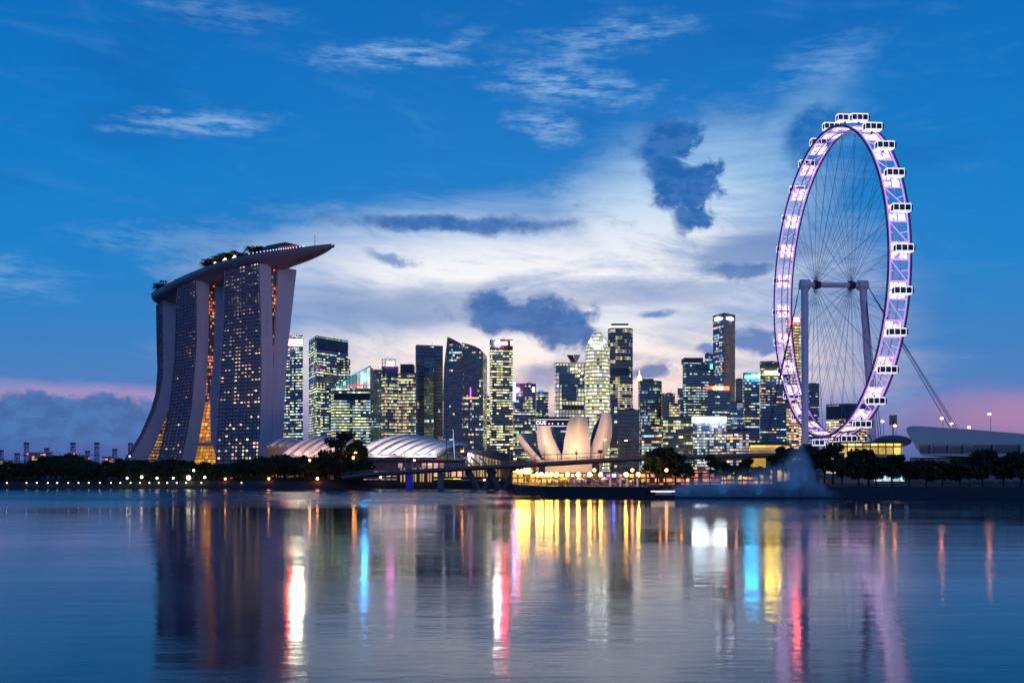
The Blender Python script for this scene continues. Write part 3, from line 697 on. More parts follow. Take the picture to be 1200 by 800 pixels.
    building('office_block', 'warm lit block at the foot of the yellow signed tower, left of the wheel', [(921.5, 1300), (936, 1305)], 472,
             win('warm foot', floor=fh(3.4, 1300), bay=3.4, lit=.75, wall=(.2, .16, .14, 1), glass=(.08, .06, .05, 1), light_a=WM, light_b=WM, warm=1, power=1.1), cat='office building')
    t = building('office_block', 'broad dark block with a pale green sign framed between the wheel rim halves', [(968, 1120), (992, 1100), (1016, 1108)], 474.3,
                 win('broad block', floor=fh(3.3, 1100), bay=3.2, lit=.66, wall=(.04, .04, .08, 1), glass=(.02, .03, .06, 1), light_a=S(255, 216, 140), light_b=S(240, 234, 220), warm=.7, power=1.6, strip=5), cat='office building', bands=fh(3.3, 1100), plant=False)
    slab(t, 'blank_storeys', 968.2, 475.9, 992.2, 492, 1120, mat('plum cladding', (.035, .04, .085), .5, vary=.1, vscale=.02), 2, 1.5, 1100)
    slab(t, 'blank_storeys', 992.2, 474.6, 1015.8, 491.7, 1100, mat('navy cladding', (.02, .035, .09), .5, vary=.1, vscale=.02), 2, 1.5, 1108)
    slab(t, 'sign', 1006.5, 479.8, 1012.8, 482.6, 1104, lampmat('mint sign', (170, 250, 225), 8), 1, 4)
    # the framed building behind the museum
    Y = 1150
    t = building('office_block', 'flat dark building with a white outlined top storey behind the museum petals', [(627.5, Y + 3), (690, Y - 3)], 490,
                 win('framed block', floor=fh(4.2, Y), bay=9, lit=.5, wall=(.10, .12, .2, 1), glass=(.02, .04, .09, 1), light_a=S(230, 232, 250), light_b=S(220, 190, 160), warm=.5, power=.9, gapu=.02, gapv=.5), cat='office building', plant=False)
    slab(t, 'top_storey', 627.2, 488.2, 690.3, 501, Y, mat('black top storey', (.02, .015, .035), .35), 2, 4)
    slab(t, 'white_outline', 628, 491, 689, 491.7, Y, lampmat('white outline', (225, 225, 250), 1.3, True), 1, 6)
    slab(t, 'white_outline', 628, 498.7, 689, 499.5, Y, lampmat('white outline 2', (225, 225, 250), 1.4, True), 1, 6)
    lettering(t, 'OUE', 634, 495.1, 4.4, Y - 8, lampmat('white letters', (255, 246, 255), 1.6), width_px=12)
    for px in (643.5, 647.5, 654, 659.5, 666, 673, 681):
        l = MB(); l.ball(at(px, 496.3, Y - 6), .8); l.build('ceiling_lamp', lampmat('mauve lamp', (235, 190, 215), 2.2), t)
    building('office_tower', 'pale grey lit block between the museum and the low glass block', [(752, 1300), (777, 1302)], 500,
             win('mid pale', floor=fh(3.4, 1300), bay=3, lit=.5, wall=(.14, .13, .17, 1), glass=NAVY, light_a=WM, light_b=CW, warm=.6, power=1.2), cat='office building')
    building('office_block', 'low dark block between the white banded block and the golden hall', [(851.5, 1000), (880, 1000)], 505,
             win('mid dark', floor=fh(3.4, 1000), bay=3, lit=.35, wall=(.04, .05, .09, 1), glass=NAVY, light_a=CW, light_b=WM, warm=.6, power=1.2), cat='office building')
city()

# ------------------------------------------------------------------ the three curved hotel towers and the sky park
def s_on(C, N, px): # distance along N from C whose image column is px
    k = (px - CX) / F
    return (k * C[1] - C[0]) / (N[0] - k * N[1])
TOW = [
 dict(lab='right', C=(-212.6, 898), L=(-.7516, .6596), ln=50, top=181,
      Ao=[(310, 304), (380, 306), (433, 306.6), (480, 305.5), (545, 303.4)], Ai=[(316, 317.7), (400, 319.5), (433, 320.3), (545, 318)],
      Bi=[(316, 326.4), (400, 322.4), (433, 320.6), (545, 318.3)], Bo=[(318, 347.4), (375, 341), (420, 336.5), (480, 333), (545, 331.5)],
      far=[(318, 264.6), (380, 263), (420, 260), (480, 257), (545, 254)]),
 dict(lab='middle', C=(-290, 980.5), L=(-.577, .8167), ln=46, top=181,
      Ao=[(330, 230), (400, 230.6), (420, 229.5), (480, 224.5), (520, 217), (545, 210.5)], Ai=[(335, 245.5), (420, 243.8), (470, 240.8), (520, 232.5), (545, 227.5)],
      Bi=[(335, 253), (400, 251.4), (433, 250), (460, 246.5), (474, 246.5), (545, 247.5)], Bo=[(335, 272), (433, 268), (545, 263)],
      far=[(338, 210), (353, 208), (420, 205.6), (480, 199.6), (520, 191), (545, 184.4)]),
 dict(lab='left', C=(-358.6, 1096), L=(-.42, .9075), ln=40, top=181,
      Ao=[(353, 191), (433, 191.6), (450, 190), (480, 182.5), (510, 168.5), (545, 147.5)], Ai=[(353, 207), (433, 205.4), (480, 197.4), (520, 182), (545, 169.5)],
      Bi=[(353, 215), (433, 210), (460, 203), (480, 199.5), (520, 193), (545, 187)], Bo=[(353, 232), (433, 226), (545, 206)],
      far=[(357, 184.4), (400, 185), (433, 186), (460, 184), (480, 178.5), (510, 165.5), (545, 143)])]
def hotel():
    facm = win('hotel balconies', floor=3.15, bay=4.15, lit=.13, wall=(.17, .14, .22, 1), glass=(.010, .04, .11, 1), light_a=S(255, 206, 120), light_b=S(255, 160, 110), warm=.75, power=1.5, strip=1, gapu=.2, gapv=.5, dim=.035)
    facm2 = win('hotel balconies busy', floor=3.15, bay=4.15, lit=.30, wall=(.17, .14, .22, 1), glass=(.010, .04, .11, 1), light_a=S(255, 214, 130), light_b=S(255, 226, 180), warm=.8, power=1.8, strip=1, gapu=.2, gapv=.5, dim=.012)
    gapm = win('gallery lights', floor=3.15, bay=2.0, lit=.5, wall=(.05, .03, .04, 1), glass=(.05, .02, .02, 1), light_a=S(255, 160, 80), light_b=S(255, 104, 56), warm=.65, power=1.1, strip=1, gapu=.12, gapv=.35)
    atm = win('atrium glass', floor=3.4, bay=3.0, lit=1.7, wall=(.12, .06, .02, 1), glass=(.3, .12, .02, 1), light_a=S(255, 170, 30), light_b=S(255, 140, 20), warm=.7, power=1.0, strip=1, gapu=.06, gapv=.16)
    atm2 = win('atrium glass dim', floor=3.4, bay=2.4, lit=.9, wall=(.10, .05, .03, 1), glass=(.12, .06, .03, 1), light_a=S(255, 190, 110), light_b=S(220, 130, 70), warm=.5, power=.6, strip=1, gapu=.12, gapv=.4)
    for ti, T in enumerate(TOW):
        C = Vector((*T['C'], 0)); L = Vector((*T['L'], 0)).normalized(); N = Vector((-L.y, L.x, 0))
        if N.y > 0: N = -N
        C1 = C + L * T['ln']
        # table from image rows to heights at the end wall
        def prof(tab, Cc):
            o = []
            for py, px in tab:
                s_ = s_on(Cc, N, px); Y = Cc.y + s_ * N.y
                o.append((CAMZ + (HY - py) / F * Y, s_))
            return sorted(o)
        Ao, Ai, Bi, Bo = (prof(T[k], C) for k in ('Ao', 'Ai', 'Bi', 'Bo')); Fo = prof(T['far'], C1)
        t = thing('hotel_tower', (C.x, C.y, GL), {'right': 'curved concrete hotel tower with lit windows, rightmost of three under the sky park', 'middle': 'curved hotel tower with a tall orange lit atrium, second of three under the sky park', 'left': 'curved hotel tower whose foot sweeps far out to the left, leftmost of three'}[T['lab']], 'hotel')
        NZ = 56; zs = [GL + (T['top'] - GL) * k / NZ for k in range(NZ + 1)]
        def P(base, s_, z): return Vector((base.x + N.x * s_, base.y + N.y * s_, z))
        # front slab: balcony facade facing the camera, end wall, back
        fa, en, ba, fe = MB(), MB(), MB(), MB()
        a = [P(C, interp(Ao, z), z) for z in zs]; b = [P(C, interp(Ai, z), z) for z in zs]
        c = [P(C1, interp(Fo, z), z) for z in zs]; thick = [interp(Ao, z) - interp(Ai, z) for z in zs]
        d = [P(C1, interp(Fo, z) - th, z) for z, th in zip(zs, thick)]
        nb = 12
        rows, uvs = [], []
        for i, z in enumerate(zs):
            rows.append([c[i].lerp(a[i], k / nb) for k in range(nb + 1)]); uvs.append([(4.15 * k, z) for k in range(nb + 1)])
        fa.grid(rows, uvs); fa.build('facade', facm2 if ti == 0 else facm, t)
        # balcony slabs and dividing walls standing proud of the glass
        bl = MB()
        for i in range(1, NZ):
            p0, p1 = c[i] + N * .05, a[i] + N * .05; q0, q1 = p0 + N * 1.3, p1 + N * 1.3
            h = Vector((0, 0, .32)); H = Vector((0, 0, .75))
            bl.face([q0 - h, q1 - h, q1 + H, q0 + H]); bl.face([q0 - h, p0 - h, p1 - h, q1 - h]); bl.face([q0 + h, q1 + h, p1 + h, p0 + h])
        for k in range(0, nb + 1, 2):
            r0 = [rows[i][k] for i in range(0, NZ + 1)]
            for i in range(NZ):
                o = N * 1.2
                bl.face([r0[i], r0[i] + o, r0[i + 1] + o, r0[i + 1]]); 
        bl.build('balconies', mat('balcony slabs', (.24, .18, .28), .6, vary=.2, vscale=.1), t)
        def wall(name, p, q, zz=zs):
            w = MB(); w.grid([[p[i], q[i]] for i in range(len(zz))]); return w
        w = MB(); w.grid([[a[i] + N * 1.45, b[i]] for i in range(NZ + 1)]); w.grid([[b[i], d[i]] for i in range(NZ + 1)]); w.grid([[d[i], c[i] + N * 1.45] for i in range(NZ + 1)])
        w.face([a[-1] + N * 1.45, b[-1], d[-1], c[-1] + N * 1.45])
        # thin returns that edge the facade
        e1 = L * .5
        w.grid([[a[i], a[i] + N * 1.45] for i in range(NZ + 1)])
        w.build('front_slab', M['concrete'], t)
        # rear slab
        e = [P(C, interp(Bi, z), z) for z in zs]; f = [P(C, interp(Bo, z), z) for z in zs]; g = [p + L * T['ln'] for p in e]; hh = [p + L * T['ln'] for p in f]
        w = MB(); w.grid([[e[i], f[i]] for i in range(NZ + 1)]); w.grid([[f[i], hh[i]] for i in range(NZ + 1)]); w.grid([[hh[i], g[i]] for i in range(NZ + 1)]); w.grid([[g[i], e[i]] for i in range(NZ + 1)])
        w.face([e[-1], f[-1], hh[-1], g[-1]]); w.build('rear_slab', M['concrete'], t)
        # gallery wall and atrium glass in the slot between the slabs
        zc = {'right': 30, 'middle': at(0, 474, 990).z, 'left': at(0, 482, 1100).z}[T['lab']]
        up = MB(); dn = MB(); ii = 2.5 * 1
        for i in range(NZ):
            wdt = (b[i] - e[i]).length
            tgt, ins = (up, L * 2.5) if zs[i] > zc else (dn, L * .8)
            if wdt < .7: continue
            tgt.face([b[i] + ins, e[i] + ins, e[i + 1] + ins, b[i + 1] + ins], [(0, zs[i]), (wdt, zs[i]), ((b[i + 1] - e[i + 1]).length, zs[i + 1]), (0, zs[i + 1])])
        up.build('gallery_wall', gapm, t)
        if dn.f: dn.build('atrium_glass', atm2 if T['lab'] == 'left' else atm, t)
        if T['lab'] == 'middle':
            z0 = at(0, 520, 985).z; p0 = P(C, interp(Ai, z0) + .6, z0) - L * .8; p1 = P(C, interp(Bi, z0) - 4, z0) - L * .8
            w = MB(); w.tube([p0, p1], 2.0, 4); w.build('atrium_beam', M['concrete'], t)
            w = MB(); w.grid([[P(C, interp(Bi, z) + 1, z) - L * 3, P(C, interp(Bi, z) - 9 * (1 - (z - GL) / (z0 - GL)), z) - L * 3] for z in (GL, (GL + z0) / 2, z0 - 2)], [[(0, z), (9, z)] for z in (GL, (GL + z0) / 2, z0 - 2)])
            w.build('atrium_porch', atm, t)
        # recessed glazed neck up to the sky park, with V struts
        ctr = C + L * (T['ln'] / 2) - N * (-(interp(Ao, 178) + interp(Bo, 178)) / 2)
        nk = MB(); c0 = C + L * 4; zt = T['top'] + 2.5
        q = [P(c0, interp(Ao, 180) - 5, 0), P(c0, interp(Bo, 180) + 5, 0), P(c0 + L * (T['ln'] - 8), interp(Bo, 180) + 5, 0), P(c0 + L * (T['ln'] - 8), interp(Ao, 180) - 5, 0)]
        nk.prism([(p.x, p.y) for p in q], T['top'] + .1, zt)
        nk.build('glazed_neck', win('neck glass %d' % ti, floor=5.5, bay=5, lit=.55, wall=(.05, .09, .1, 1), glass=(.03, .09, .1, 1), light_a=S(120, 200, 180), light_b=S(70, 130, 130), warm=.4, power=.6, gapu=.05), t)
        for s0 in (interp(Ao, 180) - 10, interp(Bo, 180) + 12):
            for dd in (-4, 4):
                w = MB(); w.tube([P(C - L * .2, s0, T['top']), P(C + L * 1, s0 + dd, T['top'] + 5)], .6, 6); w.build('strut', M['concrete'], t)
        for s0 in (interp(Fo, 180) - 8,):
            for dd in (-3, 3):
                w = MB(); w.tube([P(C1 - L * 3, s0, T['top']), P(C1 - L * 3, s0 + dd, T['top'] + 5)], .6, 6); w.build('strut', M['concrete'], t)
    # the sky park hull
    ctrl = [(-147, 876, 191.0), (-176, 896, 189.6), (-200, 912, 189), (-240, 948, 188.5), (-274.5, 991.5, 188.5), (-314, 1048, 189), (-347, 1103, 190), (-368, 1142, 190.5), (-380, 1166, 191)]
    def cr(t):
        t = max(0, min(len(ctrl) - 1.001, t)); i = int(t); u = t - i
        g = lambda k: Vector(ctrl[max(0, min(len(ctrl) - 1, k))])
        p0, p1, p2, p3 = g(i - 1), g(i), g(i + 1), g(i + 2)
        return .5 * ((2 * p1) + (-p0 + p2) * u + (2 * p0 - 5 * p1 + 4 * p2 - p3) * u * u + (-p0 + 3 * p1 - 3 * p2 + p3) * u ** 3)
    NS = 90; sec = []; frames = []
    pts = [cr((len(ctrl) - 1) * k / NS) for k in range(NS + 1)]
    dist = [0]
    for p, q in zip(pts, pts[1:]): dist.append(dist[-1] + (q - p).length)
    tot = dist[-1]
    t = thing('sky_park', tuple(pts[NS // 2] - Vector((0, 0, 12))), 'long curved boat shaped deck with trees resting across the three hotel towers', 'roof terrace')
    hull, deck, rail = MB(), MB(), MB(); rows = []; dl, dr = [], []
    for k, p in enumerate(pts):
        q = pts[min(NS, k + 1)] - pts[max(0, k - 1)]; d = Vector((q.x, q.y, 0)).normalized(); n = Vector((-d.y, d.x, 0))
        if n.y > 0: n = -n
        u = dist[k] / tot
        w = 19.5 * min(1, max(.02, (u / .22)) ** .62) * min(1, max(.05, ((1 - u) / .10)) ** .6)
        dep = 10.5 * min(1, max(.03, u / .17) ** .6) * min(1, max(.12, (1 - u) / .10) ** .6)
        row = [p + n * (w * 1.0) + Vector((0, 0, 1.4)), p + n * w]
        for j in range(1, 12):
            th = math.pi * j / 12; row.append(p + n * (w * math.cos(th)) - Vector((0, 0, dep * math.sin(th) ** .85)))
        row += [p - n * w, p - n * w + Vector((0, 0, 1.4))]
        rows.append(row); dl.append(p + n * (w - .4)); dr.append(p - n * (w - .4)); frames.append((p, n, w, d))
    hull.grid(rows); deck.grid([[a_ + Vector((0, 0, .2)), b_ + Vector((0, 0, .2))] for a_, b_ in zip(dl, dr)])
    hull.build('hull', mat('hull cladding', (.25, .17, .21), .4, .2, vary=.12, vscale=.06), t, smooth=True)
    deck.build('deck', M['roofgrey'], t)
    rim = MB(); rim.tube([r[0] for r in rows], .32, 5); rim.tube([r[-1] for r in rows], .32, 5); rim.build('parapet', mat('parapet', (.12, .13, .2), .5), t)
    def on(u, s_, dz=0):
        k = min(NS, max(0, int(u * NS))); p, n, w, d = frames[k]; return p + n * (w * s_) + Vector((0, 0, .2 + dz)), math.atan2(d.y, d.x)
    # rooftop rooms
    rm = MB(); p, a_ = on(.235, 0); rm.box(p + Vector((0, 0, 4)), (30, 18, 8), a_); rm.build('rooftop_hall', mat('hall cladding', (.06, .09, .13), .5, vary=.1), t)
    rm = MB(); p, a_ = on(.235, 0, 8.2); rm.box(p + Vector((0, 0, .5)), (24, 14, 1.2), a_); rm.box(p + Vector((4, 3, 1.5)), (5, 4, 2.2), a_); rm.build('rooftop_plant', M['grey'], t)
    rm = MB()
    for u in (.145, .165, .185): p, a_ = on(u, .1); rm.box(p + Vector((0, 0, 2)), (10, 15, 3.6), a_)
    rm.build('restaurant', mat('restaurant walls', (.12, .03, .04), .5), t)
    l = MB(); l.tube([on(u, .85, 3.8)[0] for u in [.12 + .01 * k for k in range(9)]], .5, 5); l.build('red_light_line', lampmat('red eave', (200, 60, 70), .7, True), t)
    dlm = lampmat('deck lamps', (215, 225, 255), 1.8, True)
    for k in range(34):
        l = MB(); p, a_ = on(.09 + k * .0062, 1.0, 2.0); l.box(p, (.8, .5, .7), a_); l.build('deck_light', dlm, t)
    rm = MB(); p, a_ = on(.08, 0); rm.tube([p, p + Vector((0, 0, 12))], .22, 5); rm.build('mast', M['grey'], t)
    rm = MB()
    for k in range(7): p, a_ = on(.66 + k * .022, .2); rm.box(p + Vector((0, 0, 1.8)), (7, 14, 3), a_)
    rm.build('poolside_pavilion', mat('pavilion', (.2, .12, .1), .6), t)
    l = MB(); l.tube([on(.645 + .008 * k, .8, 3.6)[0] for k in range(22)], .55, 5); l.build('pavilion_light_line', lampmat('amber eave', (255, 150, 90), 1.8, True), t)
    l = MB()
    for u, s_, h in ((.36, .7, 3), (.385, .8, 3.5), (.405, .6, 4.2), (.43, .8, 3), (.345, .8, 3.5), (.455, .7, 3.0), (.90, .6, 2.6)): l.ball(on(u, s_, h)[0], 1.25)
    l.build('garden_lamps', lampmat('garden lamp', (255, 206, 120), 5), t)
    return on, frames
ON, FR = hotel()

# ------------------------------------------------------------------ trees
def leafy(name, label, h, cr_, lobes, seed, leaves=2200, trunk_r=.35, leaf=.55, base=.28, cat='tree', group=None):
    rnd = random.Random(seed); t = thing(name, (0, 0, 0), label, cat, group)
    tr = MB(); pts = [Vector((0, 0, 0)), Vector((rnd.uniform(-.3, .3), .1, h * base)), Vector((rnd.uniform(-.5, .5), .2, h * .6))]
    tr.tube(pts, [trunk_r, trunk_r * .75, trunk_r * .3], 7)
    L = []
    for i in range(lobes):
        a = rnd.uniform(0, 6.283); rr_ = cr_ * math.sqrt(rnd.random()) * .72; z = h * (base + .12 + (1 - base - .2) * rnd.random())
        zz = (z / h - base) / (1 - base); lim = math.sin(math.pi * min(1, max(.12, zz * .85 + .18))) ** .6
        c = Vector((math.cos(a) * rr_ * lim * 1.3, math.sin(a) * rr_ * lim * 1.3, z)); L.append((c, rnd.uniform(.22, .4) * cr_))
        tr.tube([pts[1], pts[1].lerp(c, .5) + Vector((0, 0, .4)), c], [trunk_r * .4, trunk_r * .22, .04], 5)
    L.append((Vector((0, 0, h * .86)), cr_ * .34))
    tr.build('trunk', M['bark'], t)
    cm = MB()
    for k in range(leaves):
        c, r_ = rnd.choice(L); v = Vector((rnd.gauss(0, 1), rnd.gauss(0, 1), rnd.gauss(0, .8))).normalized() * r_ * rnd.random() ** .4
        v.z *= .72; p = c + v
        if p.z < h * base * .8: continue
        n = Vector((rnd.gauss(0, 1), rnd.gauss(0, 1), rnd.gauss(0, 1))).normalized(); u = n.orthogonal().normalized() * leaf * rnd.uniform(.5, 1.2); w = n.cross(u) * rnd.uniform(.5, .9)
        cm.face([p - u, p - w * .8, p + u, p + w])
    cm.build('crown', M['foliage'], t)
    return t
def palm(name, label, h, seed, cat='palm tree', group=None, fl=3.4):
    rnd = random.Random(seed); t = thing(name, (0, 0, 0), label, cat, group)
    tr = MB(); tr.tube([(0, 0, 0), (.15, 0, h * .5), (.4, .1, h)], [.28, .2, .16], 6); tr.build('trunk', M['bark'], t)
    cm = MB()
    for k in range(26):
        a = 6.283 * k / 26 + rnd.uniform(-.1, .1); up = rnd.uniform(-.1, 1.0); d = Vector((math.cos(a), math.sin(a), 0)); s_ = d.cross(Vector((0, 0, 1)))
        prev = None; o = Vector((.4, .1, h))
        for j in range(7):
            u = j / 6; p = o + d * fl * u * (1 - .15 * up) + Vector((0, 0, fl * (up * u * .75 - u * u * .8)))
            if prev is not None:
                w = .42 * math.sin(math.pi * (u * .85 + .1)) + .06
                cm.face([prev, p, p + s_ * w - Vector((0, 0, w * .6))]); cm.face([prev, p - s_ * w - Vector((0, 0, w * .6)), p])
            prev = p
    cm.build('fronds', M['foliage'], t)
    return t
def trees():
    rnd = random.Random(11)
    G = 'dark trees of the left waterfront'
    A = leafy('broadleaf_tree', 'broad dark tree in the long row on the left shore', 11, 5.2, 15, 1, group=G)
    B = leafy('broadleaf_tree', 'narrow upright dark tree in the long row on the left shore', 12.5, 3.9, 14, 2, group=G)
    C = leafy('broadleaf_tree', 'low spreading dark tree in the long row on the left shore', 8.5, 5.4, 14, 3, group=G, base=.22)
    P = palm('palm_tree', 'palm standing among the dark trees of the left shore', 11, 4, group='palms of the left waterfront', fl=4)
    prot = [A, B, C]; first = {A: 1, B: 1, C: 1, P: 1}
    def put(src, loc, rz, s_, label=None, group=None):
        if first.get(src) and label is None:
            first[src] = 0; src.location = loc; src.rotation_euler = (0, 0, rz); src.scale = (s_ if isinstance(s_, tuple) else (s_,) * 3)
            TREECACHE.setdefault(src.name, [(c, kids(c)) for c in kids(src)]); return src
        return copy_tree(src, loc, rz, s_, label, group)
    # skyline of the left treeline in photo rows
    TL = [(-40, 545), (0, 543), (30, 541), (60, 534), (85, 533), (100, 537), (125, 541), (150, 537), (200, 537), (240, 541), (265, 540), (300, 537), (325, 532), (350, 534), (375, 533), (420, 534), (430, 543), (450, 552), (470, 556)]
    for row, (Y0, dz, st) in enumerate(((505, 0, 9.0), (483, 4, 9.5), (468, 9, 10.5))):
        px = -45 + row * 4
        while px < 428 - row * 4:
            Y = Y0 + rnd.uniform(-4, 4); ty = interp(TL, px) + dz + rnd.uniform(-1.5, 3.5)
            if rnd.random() < .14 and row < 2: src, hh = P, 13
            else: src = rnd.choice(prot); hh = {A: 11, B: 12.5, C: 8.5}[src]
            need = at(px, ty, Y).z - GL
            s_ = max(.45, min(1.6, need / hh)); sx = max(s_, .85)
            put(src, (gx(px, Y), Y, GL), rnd.uniform(0, 6), (sx, sx, s_))
            px += st * rnd.uniform(.75, 1.2) * sx * .9
    hb = MB(); rh = random.Random(77); x0, x1 = gx(-60, 466), gx(425, 466)
    for k in range(15000):
        x = rh.uniform(x0, x1); hgt = 1.6 + 1.2 * math.sin(x * .21) * math.sin(x * .047 + 1) + .5 * math.sin(x * .9); Y = rh.uniform(464.5, 468)
        p = Vector((x, Y, GL + max(.3, hgt) * rh.random() ** .6)); n = Vector((rh.gauss(0, 1), rh.gauss(0, 1), rh.gauss(0, 1))).normalized(); u = n.orthogonal().normalized() * rh.uniform(.25, .6); w = n.cross(u) * .8
        hb.face([p - u, p - w, p + u, p + w])
    tag(hb.build('shrubs', M['foliage']), 'dark low shrubs under the trees of the left shore', 'shrubs', kind='stuff')
    D = leafy('broadleaf_tree', 'tall airy tree rising in front of the pink shell roof', 20, 7.5, 16, 21, leaves=1900, leaf=.6, trunk_r=.5, base=.2)
    D.location = (gx(386, 462), 462, GL)
    E2 = leafy('broadleaf_tree', 'tallest dense tree left of the striped shell roof', 23, 8.0, 24, 22, leaves=5200, leaf=.6, trunk_r=.5, base=.15)
    E2.location = (gx(407, 470), 470, GL)
    copy_tree(B, (gx(420, 466), 466, GL), 1, 1.05, 'slim tree at the right edge of the tallest dense tree', 'trees by the shell roof')
    # promenade and bridge trees
    for px, Y, s_, src, lab in ((762, 372, .95, P, 'palm at the left end of the clump behind the promenade'), (770, 378, 1.15, A, 'bushy tree of the clump right of the promenade lamps'), (780, 374, 1.1, B, 'tall narrow tree in the middle of the clump behind the fountain'), (792, 376, 1.0, A, 'rounded tree at the right side of the clump behind the fountain'),
                                (803, 380, .9, C, 'low tree ending the clump right of the promenade'), (832, 384, .9, B, 'single tree standing under the bridge right of the clump'), (848, 390, .75, A, 'small tree before the yellow lit underpass, left one'), (862, 388, .8, C, 'low tree before the yellow lit underpass'), (876, 390, .85, A, 'small tree before the yellow lit underpass, right one'),
                                (890, 388, .75, C, 'low tree between underpass and golden hall'), (917, 394, 1.15, B, 'tall tree left of the mist plume'), (927, 396, 1.2, A, 'dense tree left of the plume of mist'), (948, 400, 1.3, A, 'round dark tree behind the top of the mist'), (966, 402, 1.0, B, 'tree between mist and terminal'), (976, 396, 1.35, A, 'large tree right of the mist plume'), (987, 398, 1.1, C, 'low tree at the left end of the lit terminal')):
        copy_tree(src, (gx(px, Y), Y, GL), px, s_, lab, 'trees by the bridge')
    TR = leafy('waterside_tree', 'largest rounded tree on the right shore, left end of the row', 11.5, 6.8, 20, 31, leaves=4200, group=None, base=.2)
    TR.location = (gx(1007, 336), 336, GL); TREECACHE[TR.name] = [(c, kids(c)) for c in kids(TR)]
    TR2 = leafy('waterside_tree', 'spreading tree with an open crown in the right shore row', 10, 6.4, 15, 32, leaves=2800, base=.3)
    TR2.location = (gx(1046, 334), 334, GL)
    labs = ['wide tree in the right shore row, left of the terminal lights', 'round tree in the right shore row below the terminal end', 'small tree in the right shore row below the pavilion nose', 'thin crowned tree in the right shore row below the pavilion windows', 'low tree in the right shore row under the pavilion', 'tallest tree of the right shore row, under the pavilion', 'rounded tree near the right end of the right shore row', 'last tree of the right shore row, at the photo edge', 'tree beyond the photo edge on the right shore', 'small tree between the first two of the right shore row']
    for i, (px, Y, s_, src) in enumerate(((1027, 338, .92, TR2), (1066, 337, .8, TR2), (1085, 336, .72, TR), (1104, 338, .8, TR2), (1125, 336, .76, TR), (1152, 332, .98, TR), (1176, 335, .9, TR2), (1196, 333, .92, TR), (1222, 334, .9, TR), (1018, 341, .85, TR2))):
        copy_tree(src, (gx(px, Y), Y, GL), i * 1.3, s_, labs[i], 'trees of the right shore')
    # sky park palms and trees
    sp = palm('palm_tree', 'small palm in the garden on the sky park deck', 8.5, 41, group='palms on the sky park', fl=4.6)
    for k in range(46):
        u = .29 + .27 * (k / 45) + rnd.uniform(-.006, .006); p, a_ = ON(u, rnd.uniform(-.8, .7))
        s_ = rnd.uniform(1.1, 1.7)
        if k == 0: sp.location = p; TREECACHE[sp.name] = [(c, kids(c)) for c in kids(sp)]
        else: copy_tree(sp, p, rnd.uniform(0, 6), s_)
    for k in range(16):
        u = .80 + .14 * (k / 15); p, a_ = ON(u, rnd.uniform(-.3, .8)); copy_tree(sp, p, rnd.uniform(0, 6), rnd.uniform(1.1, 1.6))
    sb = leafy('garden_tree', 'dense small tree in the garden on the sky park deck', 11, 5.2, 10, 43, leaves=900, leaf=.7, group='trees on the sky park')
    for k in range(14):
        u = .31 + .019 * k if k < 12 else .85 + .04 * (k - 12); p, a_ = ON(u, rnd.uniform(-.5, .4))
        if k == 0: sb.location = p; TREECACHE[sb.name] = [(c, kids(c)) for c in kids(sb)]
        else: copy_tree(sb, p, rnd.uniform(0, 6), rnd.uniform(.85, 1.25))
trees()

